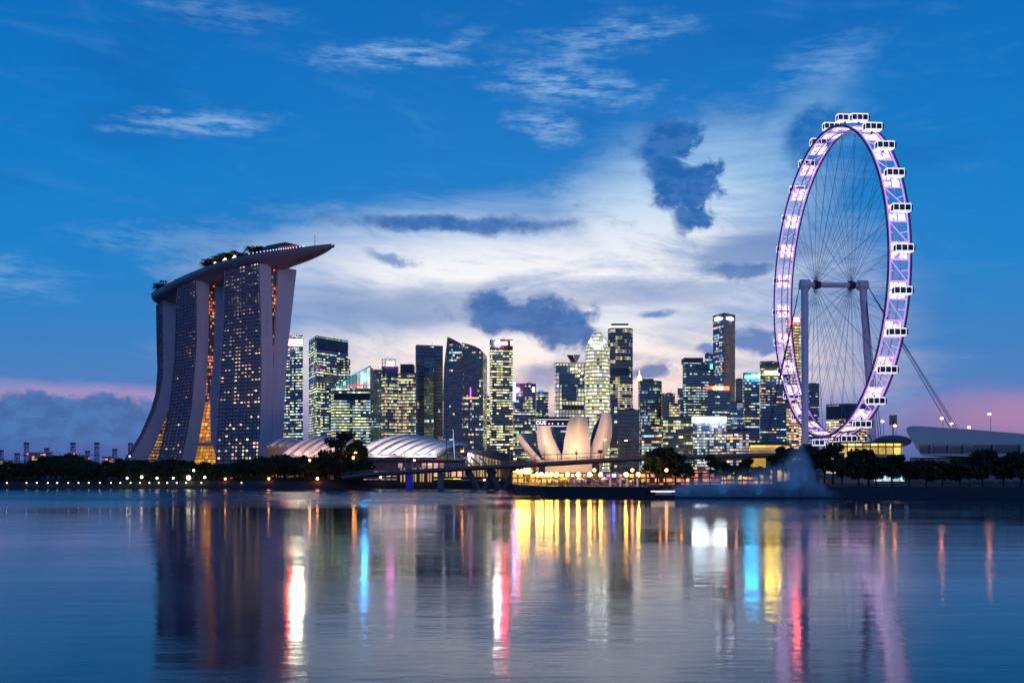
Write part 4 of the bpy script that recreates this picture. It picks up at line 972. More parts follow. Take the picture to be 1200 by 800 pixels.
# ------------------------------------------------------------------ the observation wheel
def wheel():
    Y0 = 514; C = Vector((154.7, Y0, 97.0)); th = R(85.5)
    p = Vector((math.cos(th), -math.sin(th), 0)); n = Vector((-math.sin(th), -math.cos(th), 0)); up = Vector((0, 0, 1))  # n points to the left end of the axle
    Rr, W = 73.0, 4.9
    t = thing('observation_wheel', (C.x, C.y, GL), 'giant observation wheel with a pink lit rim and glowing white cabins', 'ferris wheel')
    def pt(a, r, w): return C + (p * math.cos(a) + up * math.sin(a)) * r + n * w
    NN = 168
    darkp = mat('wheel steel', (.10, .07, .16), .4, .3); glow = mat('rim light tube', (.3, .2, .3), .4, emit=S(196, 140, 235), es=1.1)
    panel = None
    m = bpy.data.materials.new('rim light panel'); m.use_nodes = True; nt = m.node_tree; E.nt = nt; b = nt.nodes['Principled BSDF']
    tc = nt.nodes.new('ShaderNodeTexCoord'); nz = noise(tc.outputs['Object'], .5, 4, .7)
    nt.links.new(mixc(sstep(nz, .35, .65), S(104, 54, 160), S(252, 220, 250)), b.inputs['Emission Color']); b.inputs['Emission Strength'].default_value = 3.0
    b.inputs['Base Color'].default_value = (.3, .25, .3, 1); panel = m
    for w in (-W, W):
        r = MB(); rows = []
        for k in range(NN + 1):
            a = 2 * math.pi * k / NN; rows.append([pt(a, Rr + dr, w + dw) for dr, dw in ((-.5, -.25), (-.5, .25), (.5, .25), (.5, -.25))])
        r.grid(rows, close=True); r.build('rim', darkp, t)
    for w in (-W + .95, W - .95):
        r = MB(); rows = []
        for k in range(NN + 1):
            a = 2 * math.pi * k / NN; rows.append([pt(a, Rr + dr, w + dw) for dr, dw in ((-.3, -.2), (-.3, .2), (.3, .2), (.3, -.2))])
        r.grid(rows, close=True); r.build('light_tube', glow, t)
    # inner truss ring
    for w in (-1.6, 1.6):
        r = MB(); r.tube([pt(2 * math.pi * k / 84, Rr - 2.6, w) for k in range(85)], .28, 5); r.build('truss_ring', mat('violet glowing steel', (.2, .14, .3), .4, emit=S(150, 110, 220), es=.35, nolight=True), t)  # faint emission stands in for rim light falling on this ring
    ph = R(1.5); st = 2 * math.pi / 28
    wm = lampmat('cabin light frame', (226, 226, 255), 1.3); dg = mat('cabin glass', (.01, .015, .03), .12)
    braces = lampmat('brace light', (200, 160, 240), 1.2, True)
    caps = []
    for k in range(28):
        a = ph + k * st
        pn = MB()
        da = R(2.5)
        for s0, s1 in ((-da, -da * .12), (da * .12, da)):
            for w0, w1 in ((-W + 1.6, -.35), (.35, W - 1.6)):
                P = [pt(a + s0, Rr - .9, w0), pt(a + s1, Rr - .9, w0), pt(a + s1, Rr - .9, w1), pt(a + s0, Rr - .9, w1)]
                Q = [pt(a + s0, Rr - .4, w0), pt(a + s1, Rr - .4, w0), pt(a + s1, Rr - .4, w1), pt(a + s0, Rr - .4, w1)]
                pn.face(P); pn.face(Q[::-1])
                for i in range(4): j = (i + 1) % 4; pn.face([P[j], P[i], Q[i], Q[j]])
        pn.build('light_panel', panel, t)
        a1, a2 = a + R(2.9), a + st - R(2.9)
        br = MB(); br.tube([pt(a1, Rr - .7, -W + 1.2), pt(a2, Rr - .7, W - 1.2)], .2, 4); br.tube([pt(a1, Rr - .7, -W + 1), pt(a1, Rr - .7, W - 1)], .28, 4); br.tube([pt(a2, Rr - .7, -W + 1), pt(a2, Rr - .7, W - 1)], .28, 4)
        br.tube([pt((a1 + a2) / 2, Rr, -W + 1), pt((a1 + a2) / 2, Rr - 2.6, -1.6)], .18, 4); br.tube([pt((a1 + a2) / 2, Rr, W - 1), pt((a1 + a2) / 2, Rr - 2.6, 1.6)], .18, 4)
        br.build('brace', braces, t)
        # cabin: a rounded box hanging outside the rim, long axis along the axle
        c = pt(a, Rr + 3.9, -.2); n1 = n; yv = n1.cross(up).normalized()
        def cab(x, yy, z): return c + n1 * x + yv * yy + up * z
        hl, hy, hz = 4.4, 1.5, 1.5
        b = MB(); rows = []
        prof = [(-1, .35), (-.97, .72), (-.88, .93), (-.75, 1), (.75, 1), (.88, .93), (.97, .72), (1, .35)]
        for x, r_ in prof: rows.append([cab(x * hl, math.copysign(abs(math.cos(q)) ** .6, math.cos(q)) * hy * r_, math.copysign(abs(math.sin(q)) ** .6, math.sin(q)) * hz * r_) for q in [2 * math.pi * i / 16 for i in range(16)]])
        b.grid(rows, close=True); b.face(rows[0][::-1]); b.face(rows[-1]); co = b.build('cabin', dg, t, smooth=True)
        f = MB()
        def ring(x, hw, e=.12, sc_=1.0):
            rws = []
            for xx, rr_ in ((x - hw, sc_), (x - hw, sc_ + e), (x + hw, sc_ + e), (x + hw, sc_)):
                rws.append([cab(xx, math.copysign(abs(math.cos(q)) ** .6, math.cos(q)) * hy * rr_, math.copysign(abs(math.sin(q)) ** .6, math.sin(q)) * hz * rr_) for q in [2 * math.pi * i / 16 for i in range(16)]])
            f.grid(rws, close=True)
        for x in (-3.2, -.7, 1.8): ring(x, .1)
        ring(4.2, .1)
        for z in (hz * .98, -hz * .98):
            f.face([cab(-3.3, -1.7, z * 1.1), cab(4.3, -1.7, z * 1.1), cab(4.3, 1.7, z * 1.1), cab(-3.3, 1.7, z * 1.1)])
        for yy in (-1, 1):
            f.face([cab(-3.3, yy * 1.58, 1.48), cab(4.3, yy * 1.58, 1.48), cab(4.3, yy * 1.58, 1.2), cab(-3.3, yy * 1.58, 1.2)])
            f.face([cab(-3.3, yy * 1.58, -1.15), cab(4.3, yy * 1.58, -1.15), cab(4.3, yy * 1.58, -1.48), cab(-3.3, yy * 1.58, -1.48)])
        f.build('light_frame', wm, co)
        mt = MB(); mt.tube([pt(a, Rr + .6, 0), pt(a, Rr + 3.0, 0)], .5, 6); mt.build('cabin_mount', darkp, co)
    # spokes
    sm = mat('spoke cable', (.12, .16, .24), .4, .4)
    k = 0
    for side in (-8.6, 8.6):
        for i in range(50):
            a = 2 * math.pi * (i + (.5 if side > 0 else 0)) / 50; s_ = MB(); w = W if (i % 2) == (side > 0) else -W
            s_.tube([pt(a + R(6 if i % 2 else -6), 2.4, side), pt(a, Rr - .6, w)], .075, 3, cap=False); s_.build('spoke', sm, t)
    # axle, hubs, legs
    st_ = mat('leg steel', (.78, .70, .80), .5, .1, vary=.1, vscale=.1)
    ax = MB(); ax.tube([C + n * 16.3, C - n * 17.5], 1.25, 12); ax.build('axle', st_, t)
    for w in (8.6, -8.6):
        h = MB(); h.tube([C + n * (w - .7), C + n * (w + .7)], 2.3, 16); h.tube([C + n * (w - 2.2), C + n * (w - 1)], 1.8, 12); h.build('hub', M['dark'], t)
    L0 = C + n * 14.0; R0 = C - n * 14.6
    Lb = Vector((gx(943.5, 512), 512, GL)); Rb = Vector((gx(1026, 518), 518, GL))
    g = MB(); g.tube([L0 + Vector((0, 0, 2.2)), Lb], [1.75, 1.65], 14); g.build('leg', st_, t)
    g = MB(); g.tube([R0 + Vector((0, 0, 2.2)), Rb], [1.75, 1.65], 14); g.build('leg', st_, t)
    for c_ in (L0, R0):
        g = MB(); g.tube([c_ + n * 2.2, c_ - n * 2.2], 2.5, 12); g.build('bearing', st_, t)
    cab_ = mat('stay cable', (.05, .06, .10), .5)
    for a0, bs in ((L0 + n * 2.2, [(886, 560), (888, 562), (890, 566)]), (R0 - n * 2.4, [(1160, 520), (1156, 522), (1149, 525)]), (R0 - n * 1.2, [(1034, 500), (1038, 502)])):
        for px, Y in bs:
            g = MB(); g.tube([a0, Vector((gx(px, Y), Y, GL))], .17, 5); g.build('stay_cable', cab_, t)
wheel()

# ------------------------------------------------------------------ the lotus museum
def museum():
    Y0 = 620; t = thing('museum', (gx(665, Y0), Y0, GL), 'white lotus shaped museum of upright curved petals lit from below', 'museum')
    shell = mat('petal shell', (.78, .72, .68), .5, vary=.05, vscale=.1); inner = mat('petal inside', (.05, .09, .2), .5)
    def petal(L, Rr_, Yb, Yt, bulge, lab=None, stripes=False):
        o, i_ = MB(), MB(); rows, back = [], []
        ys = sorted({y for y, _ in L} | {y for y, _ in Rr_}); y0, y1 = ys[0], ys[-1]; Lt = sorted(L); Rt = sorted(Rr_)
        for k in range(17):
            py = lerp(y0, y1, k / 16); Y = lerp(Yt, Yb, (k / 16) ** 1.3)
            a = at(interp(Lt, py), py, Y); b = at(interp(Rt, py), py, Y); w = (b - a).length
            r_, q_ = [], []
            for j in range(11):
                u = j / 10; p = a.lerp(b, u); r_.append(p + Vector((0, -bulge * w * math.sin(math.pi * u), 0))); q_.append(p + Vector((0, 2.0 + bulge * .25 * w * math.sin(math.pi * u), 0)))
            rows.append(r_); back.append(q_)
        o.grid(rows); o.face(rows[-1] + back[-1][::-1]); o.grid([[r[0], b[0]] for r, b in zip(rows, back)]); o.grid([[r[-1], b[-1]] for r, b in zip(rows, back)]); 
        ob = o.build('petal', shell, t, smooth=False)
        for p_ in ob.data.polygons: p_.use_smooth = len(p_.vertices) == 4
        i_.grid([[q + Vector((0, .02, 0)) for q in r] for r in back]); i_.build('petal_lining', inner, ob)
        sk = MB(); sk.face(rows[0] + back[0][::-1]); sk.build('skylight', mat('skylight glass', (.03, .06, .12), .2), ob)
        return ob
    petal([(499, 629.2), (510, 629), (525, 631), (542, 641)], [(499, 644.5), (510, 647), (525, 654), (535, 659.5), (542, 662)], 612, 600, .42)
    petal([(489, 668), (500, 664.5), (515, 661.5), (528, 659.8), (542, 658)], [(489, 688), (500, 690), (515, 691.6), (528, 692), (542, 691)], 606, 592, .42)
    petal([(483, 705.5), (490, 703.5), (500, 701), (512, 697), (522, 693), (542, 690)], [(483, 715), (490, 717), (500, 717.6), (512, 717), (525, 713), (542, 706)], 616, 606, .35)
    petal([(508, 604.5), (514, 606.5), (522, 611), (532, 618), (542, 626)], [(508, 609.5), (514, 614), (522, 620.5), (532, 629), (542, 638)], 618, 604, .3)
    # petals of the far side, their shade put into the dark lining colour
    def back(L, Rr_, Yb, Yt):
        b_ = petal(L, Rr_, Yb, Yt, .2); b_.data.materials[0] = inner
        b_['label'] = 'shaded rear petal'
    back([(508, 608), (520, 612), (532, 620), (542, 626)], [(508, 618), (518, 624), (530, 632), (542, 640)], 640, 636)
    back([(500, 644), (515, 649), (530, 656), (542, 660)], [(500, 648), (512, 657), (525, 660), (542, 664)], 640, 636)
    back([(488, 703), (500, 696), (515, 692), (530, 691), (542, 690)], [(488, 708), (500, 704), (515, 702), (530, 700), (542, 698)], 640, 630)
    g = MB(); c = Vector((gx(663, 625), 625, 0)); g.grid([[Vector((c.x + r_ * math.cos(q), c.y + r_ * .5 * math.sin(q), z)) for q in [2 * math.pi * i / 40 for i in range(41)]] for r_, z in ((20, GL), (22, 12), (25, 13.2), (25, 14), (10, 14.5))]); g.build('base', shell, t, smooth=True)
    for px, Y, e, c_ in ((676, 560, 26000, (1, .62, .28)), (644, 572, 13000, (1, .6, .36)), (705, 572, 9000, (1, .55, .42)), (618, 580, 6000, (1, .75, .5))):
        ld = bpy.data.lights.new('floodlight', 'SPOT'); ld.energy = e * 3.0; ld.color = c_; ld.spot_size = R(75); ld.spot_blend = .8; ld.shadow_soft_size = .8
        lo = bpy.data.objects.new('floodlight', ld); COL.objects.link(lo); lo.location = (gx(px, Y), Y, 4.5)
        lo.rotation_euler = (at(px, 522, 606) - lo.location).to_track_quat('-Z', 'Y').to_euler()
museum()

# ------------------------------------------------------------------ shell roofed exhibition halls
def shells():
    def arcs(n, e0, e1, pk0, pk1, r0, r1, ye, Ye, Yr, name, label, matl, seam, ribs):
        t = thing(name, (gx((e0 + e1) / 2, Ye), Ye, GL), label, 'exhibition hall')
        K = 14
        def curve(u):
            ex = lerp(e0, e1, u); pk = (lerp(pk0[0], pk1[0], u), lerp(pk0[1], pk1[1], u)); rr_ = (lerp(r0[0], r1[0], u), lerp(r0[1], r1[1], u)); pts = []
            for k in range(K + 1):
                s_ = k / K; px = (1 - s_) ** 2 * ex + 2 * s_ * (1 - s_) * pk[0] + s_ * s_ * rr_[0]; py = (1 - s_) ** 2 * ye + 2 * s_ * (1 - s_) * pk[1] + s_ * s_ * rr_[1]
                pts.append(at(px, py, lerp(Ye, Yr, s_)))
            return pts
        skin = MB(); cs = [curve(i / (ribs * 4)) for i in range(ribs * 4 + 1)]
        skin.grid([[p for p in c] for c in cs]); skin.grid([[p - Vector((0, 0, .8)) for p in c] for c in cs]); 
        so = skin.build('shell_roof', seam, t, smooth=True)
        for i in range(ribs):
            b = MB(); u0 = (i + .06) / ribs; u1 = (i + .66) / ribs
            c0, c1, cm_ = curve(u0), curve(u1), curve((u0 + u1) / 2)
            up = Vector((0, -.3, .7)); b.grid([c0, [p + up for p in c0], [p + up * 1.9 for p in cm_], [p + up for p in c1], c1]); b.build('roof_band', matl, t, smooth=True)
        return t
    t = arcs(0, 416, 512, (440, 509), (540, 517), (486, 510.5), (552, 524), 534, 560, 625, 'exhibition_hall', 'striped white shell roof curving over the waterfront hall', M['membrane'], M['seam'], 7)
    w = MB(); w.prism([(gx(416, 566), 566), (gx(512, 566), 566), (gx(552, 630), 630), (gx(450, 640), 640)], GL, at(0, 534, 560).z)
    w.build('hall_wall', win('hall wall', floor=5.5, bay=4.2, lit=.42, wall=(.16, .10, .11, 1), glass=(.05, .05, .07, 1), light_a=S(255, 210, 130), light_b=S(245, 190, 150), warm=.7, power=.9, gapu=.12, gapv=.4), t)
    e = MB(); e.box((gx(464, 559), 560, at(0, 534.6, 560).z), (gx(512, 560) - gx(416, 560), 2.5, .9)); e.build('eave', M['dark'], t)
    t = arcs(0, 326, 404, (352, 512), (415, 512), (378, 512), (432, 519), 535, 575, 640, 'exhibition_hall', 'pink lit shell roof half hidden behind trees left of the striped one', mat('rosy membrane', (.70, .60, .57), .6, vary=.05), mat('rosy seam', (.5, .4, .4), .6), 6)
    w = MB(); w.prism([(gx(327, 580), 580), (gx(430, 580), 580), (gx(430, 640), 640), (gx(340, 640), 640)], GL, at(0, 535, 575).z); w.build('hall_wall', win('hall wall 2', floor=5, bay=4, lit=.3, wall=(.14, .09, .1, 1), glass=(.05, .04, .05, 1), light_a=WM, light_b=WM, power=.8), t)
    t = arcs(0, 312, 340, (330, 512), (352, 515), (334, 514), (359, 518.5), 524, 660, 720, 'exhibition_hall', 'small pale shell roof peeking out right of the hotel foot', mat('rosy membrane 2', (.70, .6, .58), .6), mat('rosy seam 2', (.5, .4, .4), .6), 3)
    w = MB(); w.prism([(gx(312, 665), 665), (gx(356, 665), 665), (gx(359, 715), 715), (gx(330, 715), 715)], GL, at(0, 524.5, 660).z); w.build('hall_wall', mat('brown hall wall', (.1, .06, .06), .7, vary=.2, vscale=.1), t)
    for px, Y, z, e, c_ in ((440, 545, 24, 26000, (1, .80, .76)), (480, 545, 24, 30000, (1, .82, .8)), (505, 545, 23, 16000, (.9, .85, 1)), (350, 555, 25, 26000, (1, .66, .5)), (395, 560, 26, 26000, (1, .66, .5)), (330, 628, 27, 16000, (1, .7, .6))):
        ld = bpy.data.lights.new('roof_floodlight', 'SPOT'); ld.energy = e * 4.2; ld.color = c_; ld.shadow_soft_size = .5; ld.spot_size = R(110); ld.spot_blend = .9
        lo = bpy.data.objects.new('roof_floodlight', ld); COL.objects.link(lo); lo.location = (gx(px, Y), Y, z - 6)
        lo.rotation_euler = Vector((.12, .9, .32)).to_track_quat('-Z', 'Y').to_euler()
    # masts
    for px, y0, Y, lab in ((531, 503, 560, 'tall leaning white mast right of the striped shell roof'), (522.5, 512, 540, 'short white mast in front of the striped shell roof tail'), (565, 505, 560, 'leaning white mast before the residential towers')):
        a = at(px, y0, Y); m = MB(); b = Vector((gx(px + 3.5, Y), Y, GL)); m.tube([a, b], [.2, .4], 6); o = m.build('mast', M['deck'], None, org=tuple(b)); tag(o, lab, 'mast')
    # low waterfront blocks between hall and museum
    t = thing('restaurant_block', (gx(565, 575), 575, GL), 'low yellow lit louvred pavilion between the striped hall and the museum', 'pavilion')
    w = MB(); w.prism([(gx(548, 575), 575), (gx(588, 570), 570), (gx(588, 600), 600), (gx(548, 600), 600)], GL, at(0, 529.5, 575).z); w.build('wall', win('louvred glass', floor=9, bay=1.7, lit=1.4, wall=(.1, .07, .04, 1), glass=(.2, .14, .04, 1), light_a=S(244, 190, 90), light_b=S(250, 210, 120), power=.8, gapu=.2, gapv=.06), t)
    w = MB(); A = [(543, 529), (566, 527), (592, 530), (624, 543), (600, 543)]
    P = [at(a, b, 568) for a, b in A]; Q = [p + Vector((0, 34, 0)) for p in P]; w.face(P); w.face(Q[::-1])
    for i in range(5): w.face([P[(i + 1) % 5], P[i], Q[i], Q[(i + 1) % 5]])
    w.build('roof', mat('dark swept roof', (.09, .08, .09), .5), t)
    t = thing('tent_pavilion', (gx(550, 545), 545, GL), 'small white tented pavilion with lamps beside the bridge', 'pavilion')
    for x0, x1 in ((541, 553), (551, 563), (561, 572)):
        w = MB(); a, b = at(x0, 536, 545), at(x1, 545.5, 545); w.face([a, b, b + Vector((0, 16, 0)), a + Vector((0, 16, 1))]); w.face([a - Vector((0, 0, .3)), a + Vector((0, 16, .7)), b + Vector((0, 16, -.3)), b - Vector((0, 0, .3))]); w.face([a - Vector((0, 0, .3)), b - Vector((0, 0, .3)), b, a]); w.build('canopy', M['membrane'], t)
    w = MB()
    for px in (542, 552, 562, 572): w.box((gx(px, 546), 547, 6), (.4, .4, 6.4))
    w.build('posts', M['white'], t)
    w = MB(); w.box((gx(600, 590), 590, 8), (gx(628, 590) - gx(572, 590), 14, 9)); w.build('rear_wall', win('tent rear', floor=4, bay=5, lit=.9, wall=(.2, .14, .08, 1), glass=(.1, .07, .04, 1), light_a=S(255, 190, 100), light_b=WM, power=.8), t)
shells()

# ------------------------------------------------------------------ the bridge
def bridge():
    LN = [(400, 557, 452), (430, 553.5, 448), (470, 550.5, 443), (520, 547.5, 438), (560, 545, 434), (600, 543, 430), (650, 540, 426), (700, 537, 422), (740, 534.8, 420), (800, 532.4, 418), (860, 531, 417), (930, 530, 416), (990, 530, 418)]
    t = thing('bridge', (gx(560, 434), 434, GL), 'long low concrete road bridge rising to the right across the channel mouth', 'bridge')
    top = [at(a, b, Y) for a, b, Y in LN]
    d = MB(); rows = []
    for p in top:
        f, k = p, Vector((0, 16, 0)); rows.append([f, f - Vector((0, 0, 1.1)), f + Vector((0, 2.2, -2.0)), f + Vector((0, 13.8, -2.0)), f + k - Vector((0, 0, 1.1)), f + k])
    d.grid(rows, close=True); d.face(rows[0]); d.face(rows[-1][::-1]); d.build('deck', M['deck'], t)
    for off_ in (.2, 15.8):
        r = MB(); r.tube([p + Vector((0, off_, 1.0)) for p in top], .07, 5); r.tube([p + Vector((0, off_, .55)) for p in top], .05, 5)
        for a, b in zip(top, top[1:]):
            n = int((b - a).length / 2.5)
            for k in range(n): q = a.lerp(b, k / n) + Vector((0, off_, .5)); r.box(q, (.08, .08, 1.0))
        r.build('railing', M['grey'], t)
    def pier(px, v, m=None):
        Y = interp([(a, Y) for a, _, Y in LN], px); z = at(px, interp([(a, b) for a, b, _ in LN], px), Y).z - 2.0
        g = MB(); x = gx(px, Y)
        if v:
            for s_ in (-1, 1): g.tube([(x + s_ * .6, Y + 8, -1), (x + s_ * 5.5, Y + 8, z)], [1.0, 1.4], 4)
        else: g.box((x, Y + 8, (z - 1) / 2), (2.2, 10, z + 1))
        g.build('pier', m or M['deck'], t)
    pier(478, False, mat('blue lit pier', (.05, .06, .3), .6, emit=S(20, 50, 220), es=.18)); 
    for px in (515, 563, 588): pier(px, px > 520)
    for px in (636, 700, 790, 850, 910, 960): pier(px, False)
    # street lamps on the bridge
    first = None
    LAMPS = [(415, 530), (475, 533), (484, 539), (540, 528.5), (598, 525), (602, 543), (638, 519), (707, 515), (732, 516), (772, 510), (797, 512), (861, 509)]
    labs = ['behind the tall dense tree', 'above the blue lit pier', 'just right of the blue lit pier', 'by the tented pavilion', 'left of the museum', 'low before the museum', 'in front of the left museum petal', 'in front of the right museum petal', 'right of the museum', 'above the clump of trees', 'right of the clump of trees', 'near the golden hall']
    for (px, py), lb in zip(LAMPS, labs):
        Y = interp([(a, Y) for a, _, Y in LN], px) + 14; zb = at(px, interp([(a, b) for a, b, _ in LN], px), Y - 14).z
        a = at(px, py, Y); h = a.z - zb
        if h < 2: h = 2
        s_ = thing('street_lamp', (a.x, Y, zb), 'orange street lamp on the bridge ' + lb, 'street lamp', None)
        m = MB(); m.tube([(a.x, Y, zb), (a.x, Y, zb + h), (a.x + .8, Y, zb + h + .25)], [.12, .08, .06], 6); m.build('pole', M['grey'], s_)
        m = MB(); m.ball((a.x + .6, Y, zb + h), .42, 8, 5, sq=(1.3, .8, .5)); m.build('lamp_head', M['lamp_o'], s_)
    # gantry with overhead sign on the deck
    t = thing('sign_gantry', (gx(700, 424), 424, at(0, 537, 424).z), 'thin overhead sign gantry with a small dark panel before the museum', 'road sign')
    g = MB()
    for px in (627, 703.5): y = interp([(a, b) for a, b, _ in LN], px); g.tube([at(px, y, 427), at(px, 532.4 if px < 650 else 527, 427)], .16, 6)
    g.tube([at(627, 533, 427), at(703.5, 530.5, 427)], .14, 5); g.build('frame', M['grey'], t)
    g = MB(); a = at(703.3, 529, 426.5); g.box(a, (1.9, .3, 1.3)); g.build('sign_panel', M['dark'], t)
    for px, lab in ((675.5, 'dark pole on the bridge before the central museum petal'), (653, 'thin dark pole on the bridge before the left museum petal')):
        Y = 424; g = MB(); b = at(px, interp([(a, b_) for a, b_, _ in LN], px), Y); top_ = at(px, 526 if px > 660 else 531.5, Y); g.tube([b, top_], [.16, .1], 6)
        if px > 660: g.box(b.lerp(top_, .7), (1.6, .2, .3)); g.box(b.lerp(top_, .55), (.9, .5, .8))
        o = g.build('pole', M['dark'], None, org=tuple(b)); tag(o, lab, 'pole')
bridge()

# ------------------------------------------------------------------ waterfront lamps, stalls, small stuff
def waterfront():
    rnd = random.Random(5)
    def lamp_post(loc, h, m, label, group=None, r=.4, cat='lamp post'):
        t = thing('lamp_post', loc, label, cat, group); x, y, z = loc
        p = MB(); p.tube([(x, y, z), (x, y, z + h)], [.1, .07], 6); p.box((x, y, z + .12), (.4, .4, .24)); p.build('pole', M['dark'], t)
        p = MB(); p.ball((x, y, z + h + r * .8), r, 8, 6); p.build('globe', m, t); return t
    # low lamps along the left water edge
    src = None
    for px in (31, 43, 67, 80, 92, 104, 117, 141, 153, 164, 175, 186, 207, 8, 56, 130, 196, 218, 283, 236):
        Y = 459; z = 1.1; loc = (gx(px, Y), Y, z)
        if src is None:
            src = lamp_post(loc, 1.3, M['lamp_w'], 'small white lamp in the row at the left water edge', 'lamps along the left water edge', .24); TREECACHE[src.name] = [(c, []) for c in kids(src)]
        else: copy_tree(src, loc, 0, 1)
    for px, py, m, r, lab in ((149, 561, 'lamp_w', .45, 'white park lamp among trees, leftmost of the upper row'), (166, 560, 'lamp_w', .6, 'bright white park lamp below the left hotel tower foot'), (184, 561, 'lamp_w', .5, 'white park lamp among trees under the left hotel tower'), (203, 561, 'lamp_w', .45, 'white park lamp left of the brightest shore lamp'),
                              (221, 562, 'lamp_w', .95, 'brightest white lamp on the left shore near the waterline'), (227, 552, 'lamp_w', .5, 'white lamp among leaves above the brightest shore lamp'), (240, 560, 'lamp_w', .5, 'white lamp right of the brightest shore lamp'), (264, 563, 'lamp_o', .35, 'small amber lamp under the right hotel tower'),
                              (315, 563, 'lamp_o', .4, 'amber lamp on the shore under the pink shell roof'), (363, 540, 'lamp_o', .45, 'amber lamp high in the trees by the pink shell roof'), (372, 562, 'lamp_o', .5, 'amber lamp on the shore below the tall airy tree'), (446, 560, 'lamp_w', .45, 'white lamp under the left end of the bridge'),
                              (152, 535, 'lamp_w', .3, 'tiny lamp above the treetops at the hotel foot'), (414, 537, 'lamp_o', .45, 'orange lamp at the left corner of the striped hall'), (1019, 549, 'lamp_o', .45, 'orange lamp among trees on the right shore'), (1136, 547, 'lamp_w', .35, 'white lamp under the pavilion at the right')):
        Y = 462 if px < 900 else 345; a = at(px, py, Y); lamp_post((a.x, Y, GL), max(1, a.z - GL), M[m], lab, None, r)
    # promenade lamps
    pl = [(607, 'lamp_y'), (611, 'lamp_y'), (615, 'lamp_y'), (619, 'lamp_y'), (629.5, 'lamp_y'), (634.5, 'lamp_y'), (641, 'lamp_y'), (646, 'lamp_y'), (652.5, 'lamp_y'), (665, 'lamp_y'), (677.5, 'lamp_y'), (691, 'lamp_y'), (696.5, 'lamp_o'), (704, 'lamp_y'), (719, 'lamp_b'), (734, 'lamp_y'), (748, 'lamp_y'), (741, 'lamp_o'), (781, 'lamp_o')]
    src = None
    for px, m in pl:
        Y = 362; py = {'lamp_y': 557.5, 'lamp_o': 552, 'lamp_b': 558}[m] - (3.5 if px < 622 else 0); a = at(px, py, Y)
        lab = {'lamp_y': 'glowing yellow globe lamp in the row along the curved promenade', 'lamp_o': {696.5: 'taller amber lamp in the middle of the promenade row', 741: 'taller amber lamp at the right end of the promenade', 781: 'amber lamp by the stalls right of the promenade'}.get(px), 'lamp_b': 'blue lamp on the promenade'}[m]
        lamp_post((a.x, Y, 3.2), a.z - 3.2, M[m], lab, 'yellow lamps of the promenade' if m == 'lamp_y' else None, .62 if m == 'lamp_y' else .5)
    # marquee roof with warm light under it
    t = thing('marquee', (gx(612, 372), 372, 3.2), 'yellow lit open marquee at the left tip of the promenade', 'marquee')
    m = MB(); m.prism([(gx(601, 368), 368), (gx(624, 368), 368), (gx(624, 380), 380), (gx(601, 380), 380)], at(0, 553, 370).z, at(0, 551.3, 370).z); m.build('roof', M['white'], t)
    m = MB(); m.prism([(gx(602, 369), 369), (gx(623, 369), 369), (gx(623, 379), 379), (gx(602, 379), 379)], at(0, 553.6, 370).z, at(0, 553.1, 370).z); m.build('ceiling_light', lampmat('marquee light', (255, 196, 70), 5), t)
    m = MB()
    for px in (602, 609, 616, 623): m.tube([(gx(px, 369), 369, 3.2), (gx(px, 369), 369, 7.4)], .1, 5)
    m.build('posts', M['grey'], t)
    m = MB(); m.prism([(gx(600, 384), 384), (gx(760, 384), 384), (gx(760, 392), 392), (gx(600, 392), 392)], 3.2, 6.8)
    t = thing('arcade', (gx(680, 386), 386, 3.2), 'long low lit arcade of shops behind the promenade lamps', 'arcade')
    m.build('wall', win('arcade shops', floor=1.8, bay=2.1, lit=.72, wall=(.05, .03, .05, 1), glass=(.04, .02, .04, 1), light_a=S(255, 180, 80), light_b=S(190, 120, 220), warm=.62, power=1.5, strip=1, gapu=.15), t)
    m = MB(); m.prism([(gx(598, 382), 382), (gx(762, 382), 382), (gx(762, 394), 394), (gx(598, 394), 394)], 6.9, 7.3); m.build('roof', M['roofgrey'], t)
    # stalls with little parasols
    cols = [(.6, .1, .08), (.6, .6, .62), (.05, .1, .4), (.55, .3, .08), (.4, .1, .4), (.55, .5, .4), (.1, .25, .5)]
    names = ['red', 'white', 'dark blue', 'orange', 'purple', 'cream', 'blue']
    spots = ['first', 'second', 'third', 'fourth', 'fifth', 'sixth', 'seventh', 'eighth', 'ninth', 'tenth', 'eleventh', 'twelfth']
    for i in range(12):
        px = 632 + i * 9.6; Y = 358 + rnd.uniform(-4, 4); x = gx(px, Y); k = i % 7
        t = thing('parasol', (x, Y, 3.2), '%s promenade parasol, %s from the left of the row' % (names[k], spots[i]), 'parasol')
        m = MB(); m.tube([(x, Y, 3.2), (x, Y, 5.6)], .05, 5); m.build('pole', M['grey'], t)
        m = MB(); rows = [[(x + r_ * math.cos(q), Y + r_ * math.sin(q), z) for q in [2 * math.pi * j / 8 for j in range(9)]] for r_, z in ((.05, 5.8), (1.2, 5.2), (1.25, 5.0))]; m.grid(rows); m.build('canopy', mat('canvas ' + names[k], cols[k], .8), t)
    # white bollards at the right part of the promenade
    src = None
    for px in (727, 735, 747, 715):
        Y = 334; b = MB(); x = gx(px, Y); b.tube([(x, Y, 3.2), (x, Y, 5.4)], [.32, .32], 8); b.ball((x, Y, 5.45), .32, 8, 4)
        o = b.build('bollard', mat('white bollard', (.7, .7, .7), .5, emit=S(255, 220, 180), es=.25, nolight=True), None, org=(x, Y, 3.2)) if src is None else src.copy()
        if src is None: src = o; tag(o, 'white round topped bollard at the right end of the promenade', 'bollard', 'white bollards on the promenade')
        else: COL.objects.link(o); o.location = (x, Y, 3.2)
    # people standing on the promenade, each a small standing figure
    body = MB()
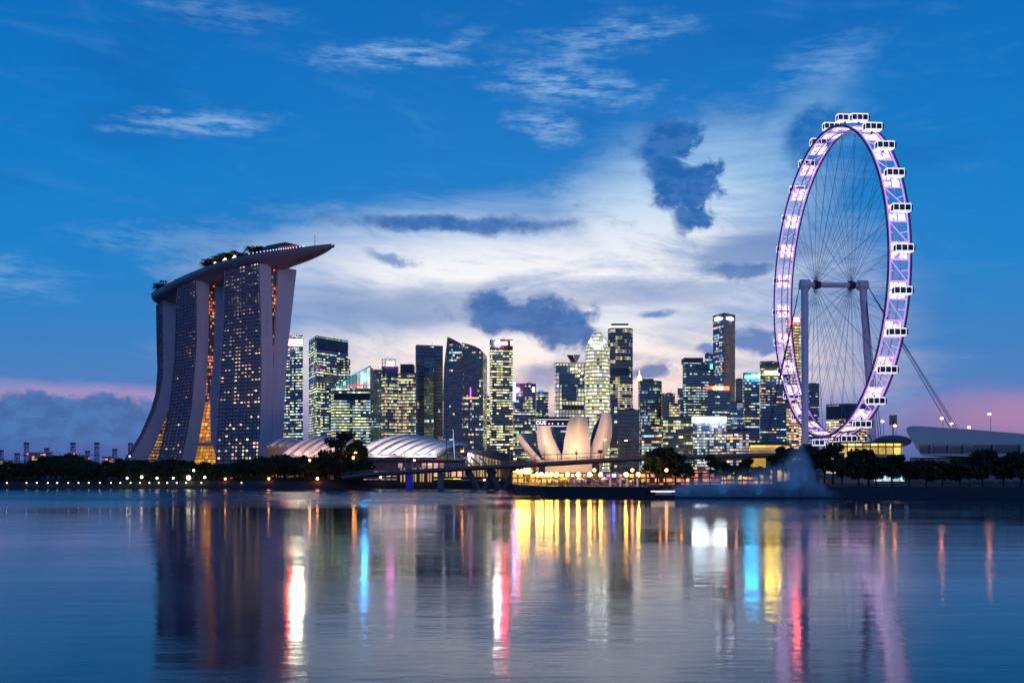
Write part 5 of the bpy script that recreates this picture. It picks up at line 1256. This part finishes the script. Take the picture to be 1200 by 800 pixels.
    def fig(x, Y, s_=1.0, arm=0.0):
        b = MB(); z = 3.2
        for sg in (-1, 1):
            b.tube([(x + sg * .11, Y, z), (x + sg * .10, Y, z + .45), (x + sg * .09, Y, z + .86)], [.06, .075, .10], 7)
            b.box((x + sg * .11, Y - .05, z + .03), (.09, .24, .06))
            b.tube([(x + sg * .21, Y, z + 1.42), (x + sg * (.26 + arm), Y - .04, z + 1.12), (x + sg * .24, Y - .12 - arm, z + .86)], [.055, .045, .035], 6)
        b.tube([(x, Y, z + .82), (x, Y, z + 1.05), (x, Y, z + 1.35), (x, Y, z + 1.5), (x, Y, z + 1.56)], [.15, .14, .20, .09, .055], 9)
        b.ball((x, Y, z + 1.66), .115, 8, 7, sq=(.85, .95, 1.15)); return b
    pr = [((.05, .05, .07), 'dark clothes'), ((.4, .38, .36), 'pale clothes'), ((.3, .05, .05), 'red top')]
    protos = []
    for i, (c, d) in enumerate(pr):
        px = 650 + i * 20; Y = 352; x = gx(px, Y); o = fig(x, Y, 1, .03 * i).build('person', mat('clothing %d' % i, c, .8), None, org=(x, Y, 3.2)); tag(o, 'person in %s standing on the lamp lit promenade' % d, 'person', 'people on the promenade in ' + d); protos.append(o)
    for k in range(46):
        px = rnd.uniform(622, 756); Y = rnd.uniform(344, 360) if px > 640 else rnd.uniform(366, 374); o = rnd.choice(protos).copy(); COL.objects.link(o); o.location = (gx(px, Y), Y, 3.2); o.rotation_euler = (0, 0, rnd.uniform(0, 6)); 
    # yellow lit underpass and stalls right of the clump
    t = thing('market_hall', (gx(870, 398), 398, GL), 'low yellow lit market hall under the bridge, behind small trees', 'market hall')
    m = MB(); m.prism([(gx(845, 399), 399), (gx(905, 399), 399), (gx(905, 408), 408), (gx(845, 408), 408)], GL, at(0, 551, 399).z); m.build('wall', win('market lights', floor=2.2, bay=2, lit=1.2, wall=(.2, .12, .03, 1), glass=(.2, .12, .03, 1), light_a=S(255, 205, 60), light_b=S(255, 170, 60), power=2.2, gapu=.1, strip=1), t)
    m = MB(); m.prism([(gx(843, 397), 397), (gx(907, 397), 397), (gx(907, 410), 410), (gx(843, 410), 410)], at(0, 550.9, 399).z, at(0, 549.8, 399).z); m.build('roof', M['roofgrey'], t)
    t = thing('market_hall', (gx(805, 392), 392, GL), 'dim reddish row of stalls between promenade and market hall', 'market hall')
    m = MB(); m.prism([(gx(757, 392), 392), (gx(844, 392), 392), (gx(844, 400), 400), (gx(757, 400), 400)], GL, at(0, 552, 392).z); m.build('wall', win('stall lights', floor=1.8, bay=1.6, lit=.5, wall=(.08, .04, .04, 1), glass=(.05, .03, .03, 1), light_a=S(255, 170, 110), light_b=S(240, 120, 90), power=1.3, strip=1), t)
    m = MB(); m.prism([(gx(756, 390), 390), (gx(844.5, 390), 390), (gx(844.5, 402), 402), (gx(756, 402), 402)], at(0, 551.9, 392).z, at(0, 551, 392).z); m.build('roof', M['roofgrey'], t)
    # golden hall
    t = thing('golden_hall', (gx(900, 470), 470, GL), 'boxy golden lit hall with a teal roof left of the wheel', 'hall')
    m = MB(); m.prism([(gx(879, 470), 470), (gx(921, 470), 470), (gx(925, 500), 500), (gx(880, 500), 500)], GL, at(0, 521.5, 470).z); m.build('wall', win('golden panels', floor=9, bay=7, lit=1.8, wall=(.5, .3, .08, 1), glass=(.4, .25, .06, 1), light_a=S(240, 190, 76), light_b=S(205, 160, 70), warm=.7, power=1.5, gapu=.01, gapv=.02, strip=1), t)
    m = MB(); m.prism([(gx(877, 468), 468), (gx(924, 468), 468), (gx(928, 502), 502), (gx(878, 502), 502)], at(0, 521.4, 470).z, at(0, 518.4, 470).z); m.build('roof', mat('teal roof', (.03, .09, .10), .5), t)
    # yellow boat restaurant under the bridge
    t = thing('waterfront_terrace', (gx(542, 470), 470, GL), 'yellow lit terrace restaurant seen beneath the bridge', 'restaurant')
    m = MB(); m.prism([(gx(518, 470), 470), (gx(540, 470), 470), (gx(540, 476), 476), (gx(518, 476), 476)], GL, at(0, 560.5, 470).z); m.build('wall', win('terrace a', floor=3.5, bay=2.4, lit=1.6, wall=(.3, .2, .02, 1), glass=(.3, .2, .02, 1), light_a=S(255, 206, 30), light_b=S(255, 190, 40), power=2.6, strip=1), t)
    m = MB(); m.prism([(gx(540.3, 470), 470), (gx(586, 470), 470), (gx(586, 476), 476), (gx(540.3, 476), 476)], GL, at(0, 560, 470).z); m.build('wall', win('terrace b', floor=2.2, bay=2.4, lit=.75, wall=(.2, .1, .04, 1), glass=(.1, .07, .02, 1), light_a=S(255, 190, 90), light_b=S(255, 230, 170), power=1.5, strip=1), t)
    m = MB(); m.prism([(gx(508, 468), 468), (gx(590, 468), 468), (gx(590, 480), 480), (gx(508, 480), 480)], at(0, 559.8, 470).z, at(0, 558.6, 470).z); m.build('roof', mat('brown roof', (.12, .06, .04), .7), t)
    t = thing('colonnade', (gx(487, 468), 468, GL), 'lit white colonnade by the water left of the yellow terrace', 'colonnade')
    for px in (470, 474, 484, 487, 493, 496, 502, 505):
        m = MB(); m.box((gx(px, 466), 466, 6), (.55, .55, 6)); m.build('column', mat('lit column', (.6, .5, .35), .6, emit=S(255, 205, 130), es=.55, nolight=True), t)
    m = MB(); m.box((gx(487, 470), 470, 6), (gx(508, 470) - gx(466, 470), 4, 6)); m.build('rear_wall', mat('dark rear wall', (.03, .04, .08), .7), t)
    t = thing('waterfront_block', (gx(450, 540), 540, GL), 'low dim shop block behind the bridge under the striped roof', 'shop block')
    m = MB(); m.prism([(gx(424, 540), 540), (gx(545, 540), 540), (gx(545, 550), 550), (gx(424, 550), 550)], GL, at(0, 540, 540).z); m.build('wall', win('shop block', floor=4, bay=3.0, lit=.5, wall=(.20, .12, .14, 1), glass=(.06, .06, .09, 1), light_a=S(255, 204, 130), light_b=S(250, 180, 150), warm=.6, power=1.0, gapu=.14, gapv=.3, strip=2), t)
    m = MB(); m.prism([(gx(423, 538), 538), (gx(546, 538), 538), (gx(546, 552), 552), (gx(423, 552), 552)], at(0, 539.9, 540).z, at(0, 538.6, 540).z); m.build('roof', M['deck'], t)
    # low lit walls that show between the trunks on the left shore
    t = thing('garden_wall', (gx(370, 520), 520, GL), 'long low warm lit wall glimpsed between the trees left of the bridge', 'wall')
    m = MB(); m.prism([(gx(250, 522), 522), (gx(425, 522), 522), (gx(425, 526), 526), (gx(250, 526), 526)], GL, GL + 4.2); m.build('wall_face', win('garden wall', floor=4.4, bay=5, lit=.55, wall=(.10, .06, .06, 1), glass=(.1, .05, .04, 1), light_a=S(200, 120, 90), light_b=S(230, 170, 120), power=.35, strip=1, gapu=.1, gapv=.1), t)
    # small dinghy and light streak boat
    Y = 420; x = gx(434, Y); b = MB(); b.grid([[(x + u * 1.6, Y + w * .55 * (1 - abs(u) ** 2.5), z) for w, z in ((-1, .45), (-.7, .02), (.7, .02), (1, .45))] for u in (-1, -.6, 0, .6, 1)]); b.tube([(x, Y, .2), (x, Y, .9), (x, Y, 1.15)], [.22, .16, .1], 6)
    tag(b.build('dinghy', M['dark'], None, org=(x, Y, 0)), 'tiny dark dinghy on the water before the bridge', 'boat')
    Y = 316; x0, x1 = gx(760, Y), gx(791, Y); t = thing('tour_boat', ((x0 + x1) / 2, Y, 0), 'low tour boat with a white light line at the right end of the promenade', 'boat')
    b = MB(); xc = (x0 + x1) / 2; hl = (x1 - x0) / 2 * 1.05
    b.grid([[(xc + u * hl, Y + w * 1.3 * (1 - abs(u) ** 3), z) for w, z in ((-1, .9), (-.8, -.2), (.8, -.2), (1, .9))] for u in (-1, -.85, -.5, 0, .5, .85, 1)]); b.grid([[(xc + u * hl, Y + w * 1.3 * (1 - abs(u) ** 3), .88) for w in (-1, 1)] for u in (-1, -.85, -.5, 0, .5, .85, 1)]); b.build('hull', M['dark'], t)
    b = MB(); b.box((xc + .5, Y, 1.5), (hl * 1.1, 1.6, .9)); b.build('cabin', mat('boat cabin', (.3, .3, .35), .5), t)
    b = MB(); b.tube([(xc - hl * .8, Y - 1.0, 2.1), (xc + hl * .9, Y - 1.0, 2.1)], .1, 5); b.build('light_line', lampmat('boat lights', (255, 215, 205), 5), t)
waterfront()

# ------------------------------------------------------------------ terminal, pit building, masts at the right
def right_side():
    Y = 430
    t = thing('wheel_terminal', (gx(1020, Y), Y, GL), 'three storey terminal with a yellow glowing floor under the wheel', 'terminal')
    m = MB(); m.prism([(gx(984, Y), Y), (gx(1057, Y), Y), (gx(1057, Y + 30), Y + 30), (gx(984, Y + 30), Y + 30)], at(0, 532, Y).z, at(0, 519.5, Y).z); m.build('glazed_floor', win('terminal glow', floor=4.4, bay=3.1, lit=1.25, wall=(.3, .2, .05, 1), glass=(.2, .14, .04, 1), light_a=S(250, 204, 70), light_b=S(255, 226, 140), warm=.75, power=1.7, gapu=.07, gapv=.14, strip=1), t)
    m = MB(); m.prism([(gx(983, Y - 2), Y - 2), (gx(1060, Y - 2), Y - 2), (gx(1060, Y + 32), Y + 32), (gx(983, Y + 32), Y + 32)], GL, at(0, 532.1, Y).z); m.build('lower_floor', win('terminal lower', floor=3.2, bay=3.5, lit=.3, wall=(.12, .15, .24, 1), glass=(.03, .05, .1, 1), light_a=S(255, 210, 110), light_b=CW, power=1.3, strip=2), t)
    m = MB(); m.prism([(gx(983, Y - 4), Y - 4), (gx(1058, Y - 4), Y - 4), (gx(1058, Y + 34), Y + 34), (gx(983, Y + 34), Y + 34)], at(0, 519.4, Y).z, at(0, 517.5, Y).z); m.build('roof', mat('blue grey roof', (.07, .08, .13), .6), t)
    m = MB(); c = at(1046, 517, Y + 12); m.ball(c, 1, 20, 8, sq=(7.5, 8, 2.6)); m.build('dome', M['roofgrey'], t, smooth=True)
    m = MB(); c = at(998, 517.6, Y + 10)
    for k in range(7):
        q = math.pi * k / 6; m.tube([c + Vector((7 * math.cos(q), -4 + k, 4.6 * math.sin(q))), c + Vector((7 * math.cos(q) + .5, 10, 4.2 * math.sin(q)))], .16, 5)
    for yy in (-4, 3, 10): m.tube([c + Vector((7 * math.cos(math.pi * k / 16), yy, 4.6 * math.sin(math.pi * k / 16))) for k in range(17)], .2, 5)
    m.build('boarding_canopy', M['dark'], t)
    for px in (991, 1002, 1015, 1030, 1044):
        m = MB(); m.ball(at(px, 546.5, Y - 5), .5); m.build('entrance_lamp', lampmat('entrance lamp', (255, 225, 170), 9), t)
    # long streamlined pit building
    Y = 440; D_ = 60
    t = thing('pit_building', (gx(1130, Y), Y, GL), 'long streamlined grey building with a rounded nose and dark window band', 'race building')
    O = [(1080, 534), (1074, 525), (1068, 515), (1063.8, 508.5), (1062.3, 505.5), (1062, 503), (1063, 500.9), (1065.5, 499.4), (1069, 498.9), (1076, 499), (1090, 499.8), (1110, 501.2), (1150, 504), (1200, 508), (1260, 512.5), (1262, 536)]
    b = MB(); P = [at(a, c, Y) for a, c in O]; Q = [p + Vector((p.x / Y * D_ + 12, D_, 0)) for p in P]
    b.face(P); b.face(Q[::-1])
    for i in range(len(P)): j = (i + 1) % len(P); b.face([P[j], P[i], Q[i], Q[j]])
    b.build('body', mat('silver cladding', (.55, .58, .62), .45, .1, vary=.06, vscale=.05), t)
    slab(t, 'window_band', 1078, 520.5, 1197, 530.5, Y, win('pit windows', floor=3.5, bay=5.6, lit=-.12, wall=(.05, .07, .09, 1), glass=(.015, .03, .05, 1), light_a=S(255, 230, 180), light_b=WM, power=1.3, gapu=.02, gapv=.12), .8, .5)
    for px in (1091, 1112, 1130, 1164, 1196):
        m = MB(); p0 = at(px, 530.6, Y - 1.4); p1 = at(px, 520.4, Y - 1.4); m.box((p0 + p1) / 2, (.6, .5, p1.z - p0.z)); m.build('pillar', M['grey'], t)
    m = MB(); a, c = at(1079, 527.3, Y - 1.6), at(1197, 527.3, Y - 1.6); m.tube([a, Vector((c.x, c.y, a.z))], .25, 5); m.build('balcony_rail', M['grey'], t)
    m = MB(); m.prism([(gx(1066, Y + 4), Y + 4), (gx(1262, Y + 4), Y + 4), (gx(1262, Y + 50), Y + 50), (gx(1074, Y + 50), Y + 50)], GL, at(0, 535.6, Y).z); m.build('ground_floor', win('pit garages', floor=4.5, bay=6, lit=.22, wall=(.10, .15, .2, 1), glass=(.03, .06, .1, 1), light_a=S(255, 200, 110), light_b=S(140, 180, 210), power=.9, gapu=.1), t)
    # lamps on tall poles
    for px, py, Y, lab in ((1105, 490.5, 520, 'tall street lamp above the nose of the streamlined building'), (1116.5, 496.5, 560, 'shorter street lamp right of the one above the building nose'), (1137, 501, 520, 'orange lamp where the wheel stay cables meet the roofline'), (1161, 485.5, 500, 'tallest street lamp standing alone against the pink sky'), (1050, 499, 520, 'street lamp beside the stadium floodlight mast'), (1035.5, 494, 560, 'dim street lamp left of the stadium floodlight mast')):
        a = at(px, py, Y); t = thing('street_lamp', (a.x, Y, GL), lab, 'street lamp')
        m = MB(); m.tube([(a.x, Y, GL), (a.x, Y, a.z), (a.x - .9, Y, a.z + .4)], [.2, .12, .08], 6); m.build('pole', M['grey'], t)
        m = MB(); m.ball((a.x - .6, Y, a.z + .2), .62, 8, 5, sq=(1.2, .9, .7)); m.build('lamp_head', M['lamp_o'], t)
    # floodlight mast
    Y = 600; a = at(1046.5, 492, Y); t = thing('floodlight_mast', (a.x, Y, GL), 'dark stadium floodlight mast with a square unlit lamp panel', 'floodlight mast')
    m = MB(); m.tube([(a.x, Y, GL), (a.x, Y, a.z)], [.5, .3], 8); m.build('mast', M['dark'], t)
    m = MB(); w_, h_ = 4.0, 5.2
    for i in range(5): m.box(a + Vector((0, -.3, -h_ / 2 + i * h_ / 4)), (w_, .3, .3))
    for i in range(5): m.box(a + Vector((-w_ / 2 + i * w_ / 4, 0, 0)), (.25, .3, h_))
    for i in range(4):
        for j in range(4): m.box(a + Vector((-w_ / 2 + (i + .5) * w_ / 4, -.5, -h_ / 2 + (j + .5) * h_ / 4)), (.7, .4, .85))
    m.build('lamp_panel', M['dark'], t)
right_side()

# ------------------------------------------------------------------ far harbour on the left
def harbour():
    Y = 2600; col_ = mat('hazy crane steel', (.10, .12, .2), .8)
    C_ = [(1, 527, 'at the very edge of the photo'), (20, 531, 'second from the edge of the photo'), (31, 518.5, 'tallest of the left group'), (55, 525, 'short and wide, with a red lamp'), (85.5, 518.5, 'fifth from the left edge'), (102.5, 528, 'short, between two tall ones'), (113.5, 518.5, 'tall, right of the short pair'), (134.5, 526, 'short, left of the hotel foot'), (153, 519, 'half hidden by the hotel foot')]
    for i, (px, py, lab) in enumerate(C_):
        a = at(px, py, Y); x = a.x; zt = a.z; t = thing('harbour_crane', (x, Y, GL), 'distant harbour crane, ' + lab, 'crane'); w = 3.6
        m = MB()
        for sx_ in (-1, 1):
            for sy in (-1, 1): m.box((x + sx_ * w, Y + sy * 4, (GL + zt) / 2), (1.3, 1.3, zt - GL))
        z = GL + 8; s_ = 1
        while z < zt - 6:
            m.tube([(x - w * s_, Y - 4, z), (x + w * s_, Y - 4, z + 7)], .5, 4); m.box((x, Y - 4, z), (2 * w, .8, .8)); z += 7; s_ = -s_
        m.build('tower', col_, t)
        m = MB(); m.box((x, Y, zt - 2), (9.5, 9, 5)); m.box((x, Y, zt - 11), (8.5, 8, 1.5)); m.build('machinery_house', col_, t)
        m = MB(); zz = lerp(GL, zt, .55); m.box((x + 2, Y, zz), (34, 3, 1.6)) if i % 2 else m.box((x - 3, Y, zz), (22, 3, 1.6)); m.build('boom', col_, t)
        if i in (2, 3, 4, 5, 8):
            m = MB(); m.ball((x + 5, Y - 5, zz + 3), 1.6); m.build('warning_lamp', M['lamp_r'], t)
    for i, (x0, x1, py, lab) in enumerate(((-10, 15, 540, 'low pink lit warehouse at the left photo edge'), (34, 62, 531, 'distant warehouse with a pale flat roof behind the left trees'), (96, 104, 534, 'small distant shed between the cranes'), (120, 133, 536, 'distant shed with pinkish roof left of the hotel foot'))):
        Y = 2300; t = thing('warehouse', (gx((x0 + x1) / 2, Y), Y, GL), lab, 'warehouse')
        m = MB(); m.prism([(gx(x0, Y), Y), (gx(x1, Y), Y), (gx(x1, Y + 40), Y + 40), (gx(x0, Y + 40), Y + 40)], GL, at(0, py, Y).z); m.build('wall', win('warehouse wall %d' % i, floor=5, bay=6, lit=.4, wall=(.25, .17, .22, 1), glass=(.1, .08, .12, 1), light_a=S(255, 170, 140), light_b=WM, power=.9), t)
        m = MB(); m.prism([(gx(x0 - .5, Y - 2), Y - 2), (gx(x1 + .5, Y - 2), Y - 2), (gx(x1 + .5, Y + 42), Y + 42), (gx(x0 - .5, Y + 42), Y + 42)], at(0, py, Y).z + .1, at(0, py, Y).z + 2.2); m.build('roof', mat('warehouse roof %d' % i, (.3, .2, .26), .8), t)
harbour()

# ------------------------------------------------------------------ fountain mist
def mist():
    m = bpy.data.materials.new('water mist'); m.use_nodes = True; nt = m.node_tree; nt.nodes.clear(); E.nt = nt
    o = nt.nodes.new('ShaderNodeOutputMaterial'); v = nt.nodes.new('ShaderNodeVolumePrincipled'); tc = nt.nodes.new('ShaderNodeTexCoord')
    v.inputs['Color'].default_value = (.6, .88, 1, 1); v.inputs['Anisotropy'].default_value = .0
    sx = nt.nodes.new('ShaderNodeSeparateXYZ'); nt.links.new(tc.outputs['Object'], sx.inputs[0]); x, y, z = (E(sx.outputs[i]) for i in range(3))
    n = noise(tc.outputs['Object'], .3, 6, .68); n2 = noise(comb(x * .5, y * .5, z * .25), 1, 4, .6)
    def g(c, w, h): d = (x - c) * (1 / w); return E.m('EXPONENT', d * d * -1.0) * h
    # plume height along the shore: one tall jet, a broad shoulder and a low drifting skirt
    top = g(0, 3.2, 8.0) + g(-1, 10, 7.0) + g(-24, 17, 7.5) + g(-8, 9, 2.5) + (n - .5) * 11.0
    top = vmax(top, .05)
    d = 1.0 - sstep((z * (1.0) + E.m('ABSOLUTE', y) * .35) / top, .35, 1.2)
    nt.links.new((d * sstep(n2, .25, .7) * .34).v, v.inputs['Density'])
    nt.links.new(v.outputs[0], o.inputs['Volume'])
    Y = 322; t = MB(); rows = []
    for x_, r_, h_ in ((-44, .3, .5), (-40, 4, 6), (-25, 6.5, 9), (-14, 7, 12), (-6, 7, 19), (6, 7, 19), (12, 6.5, 12), (17, 5, 8), (20, .3, .5)):
        rows.append([(gx(938, Y) + x_, Y + math.cos(q) * r_, .3 + h_ * max(0, math.sin(q)) ** .8 if q <= math.pi + .01 else .3) for q in [math.pi * i / 12 for i in range(13)]])
    t.grid(rows, close=True); t.face(rows[0][::-1]); t.face(rows[-1])
    ob = t.build('fountain_mist', m, None, org=(gx(938, Y), Y, 0)); tag(ob, 'blue white cloud of fountain spray drifting over the shore', 'mist', kind='stuff')
    for dx, e in ((-34, 1300), (-24, 1900), (-13, 2000), (-3, 4500), (5, 2600)):
        ld = bpy.data.lights.new('fountain_light', 'SPOT'); ld.energy = e; ld.color = (.10, .45, 1); ld.spot_size = R(130); ld.spot_blend = 1.0; ld.shadow_soft_size = 3.2
        lo = bpy.data.objects.new('fountain_light', ld); COL.objects.link(lo); lo.location = (gx(938, Y) + dx, Y - 1.5, .6); lo.rotation_euler = (R(180), 0, 0)
mist()
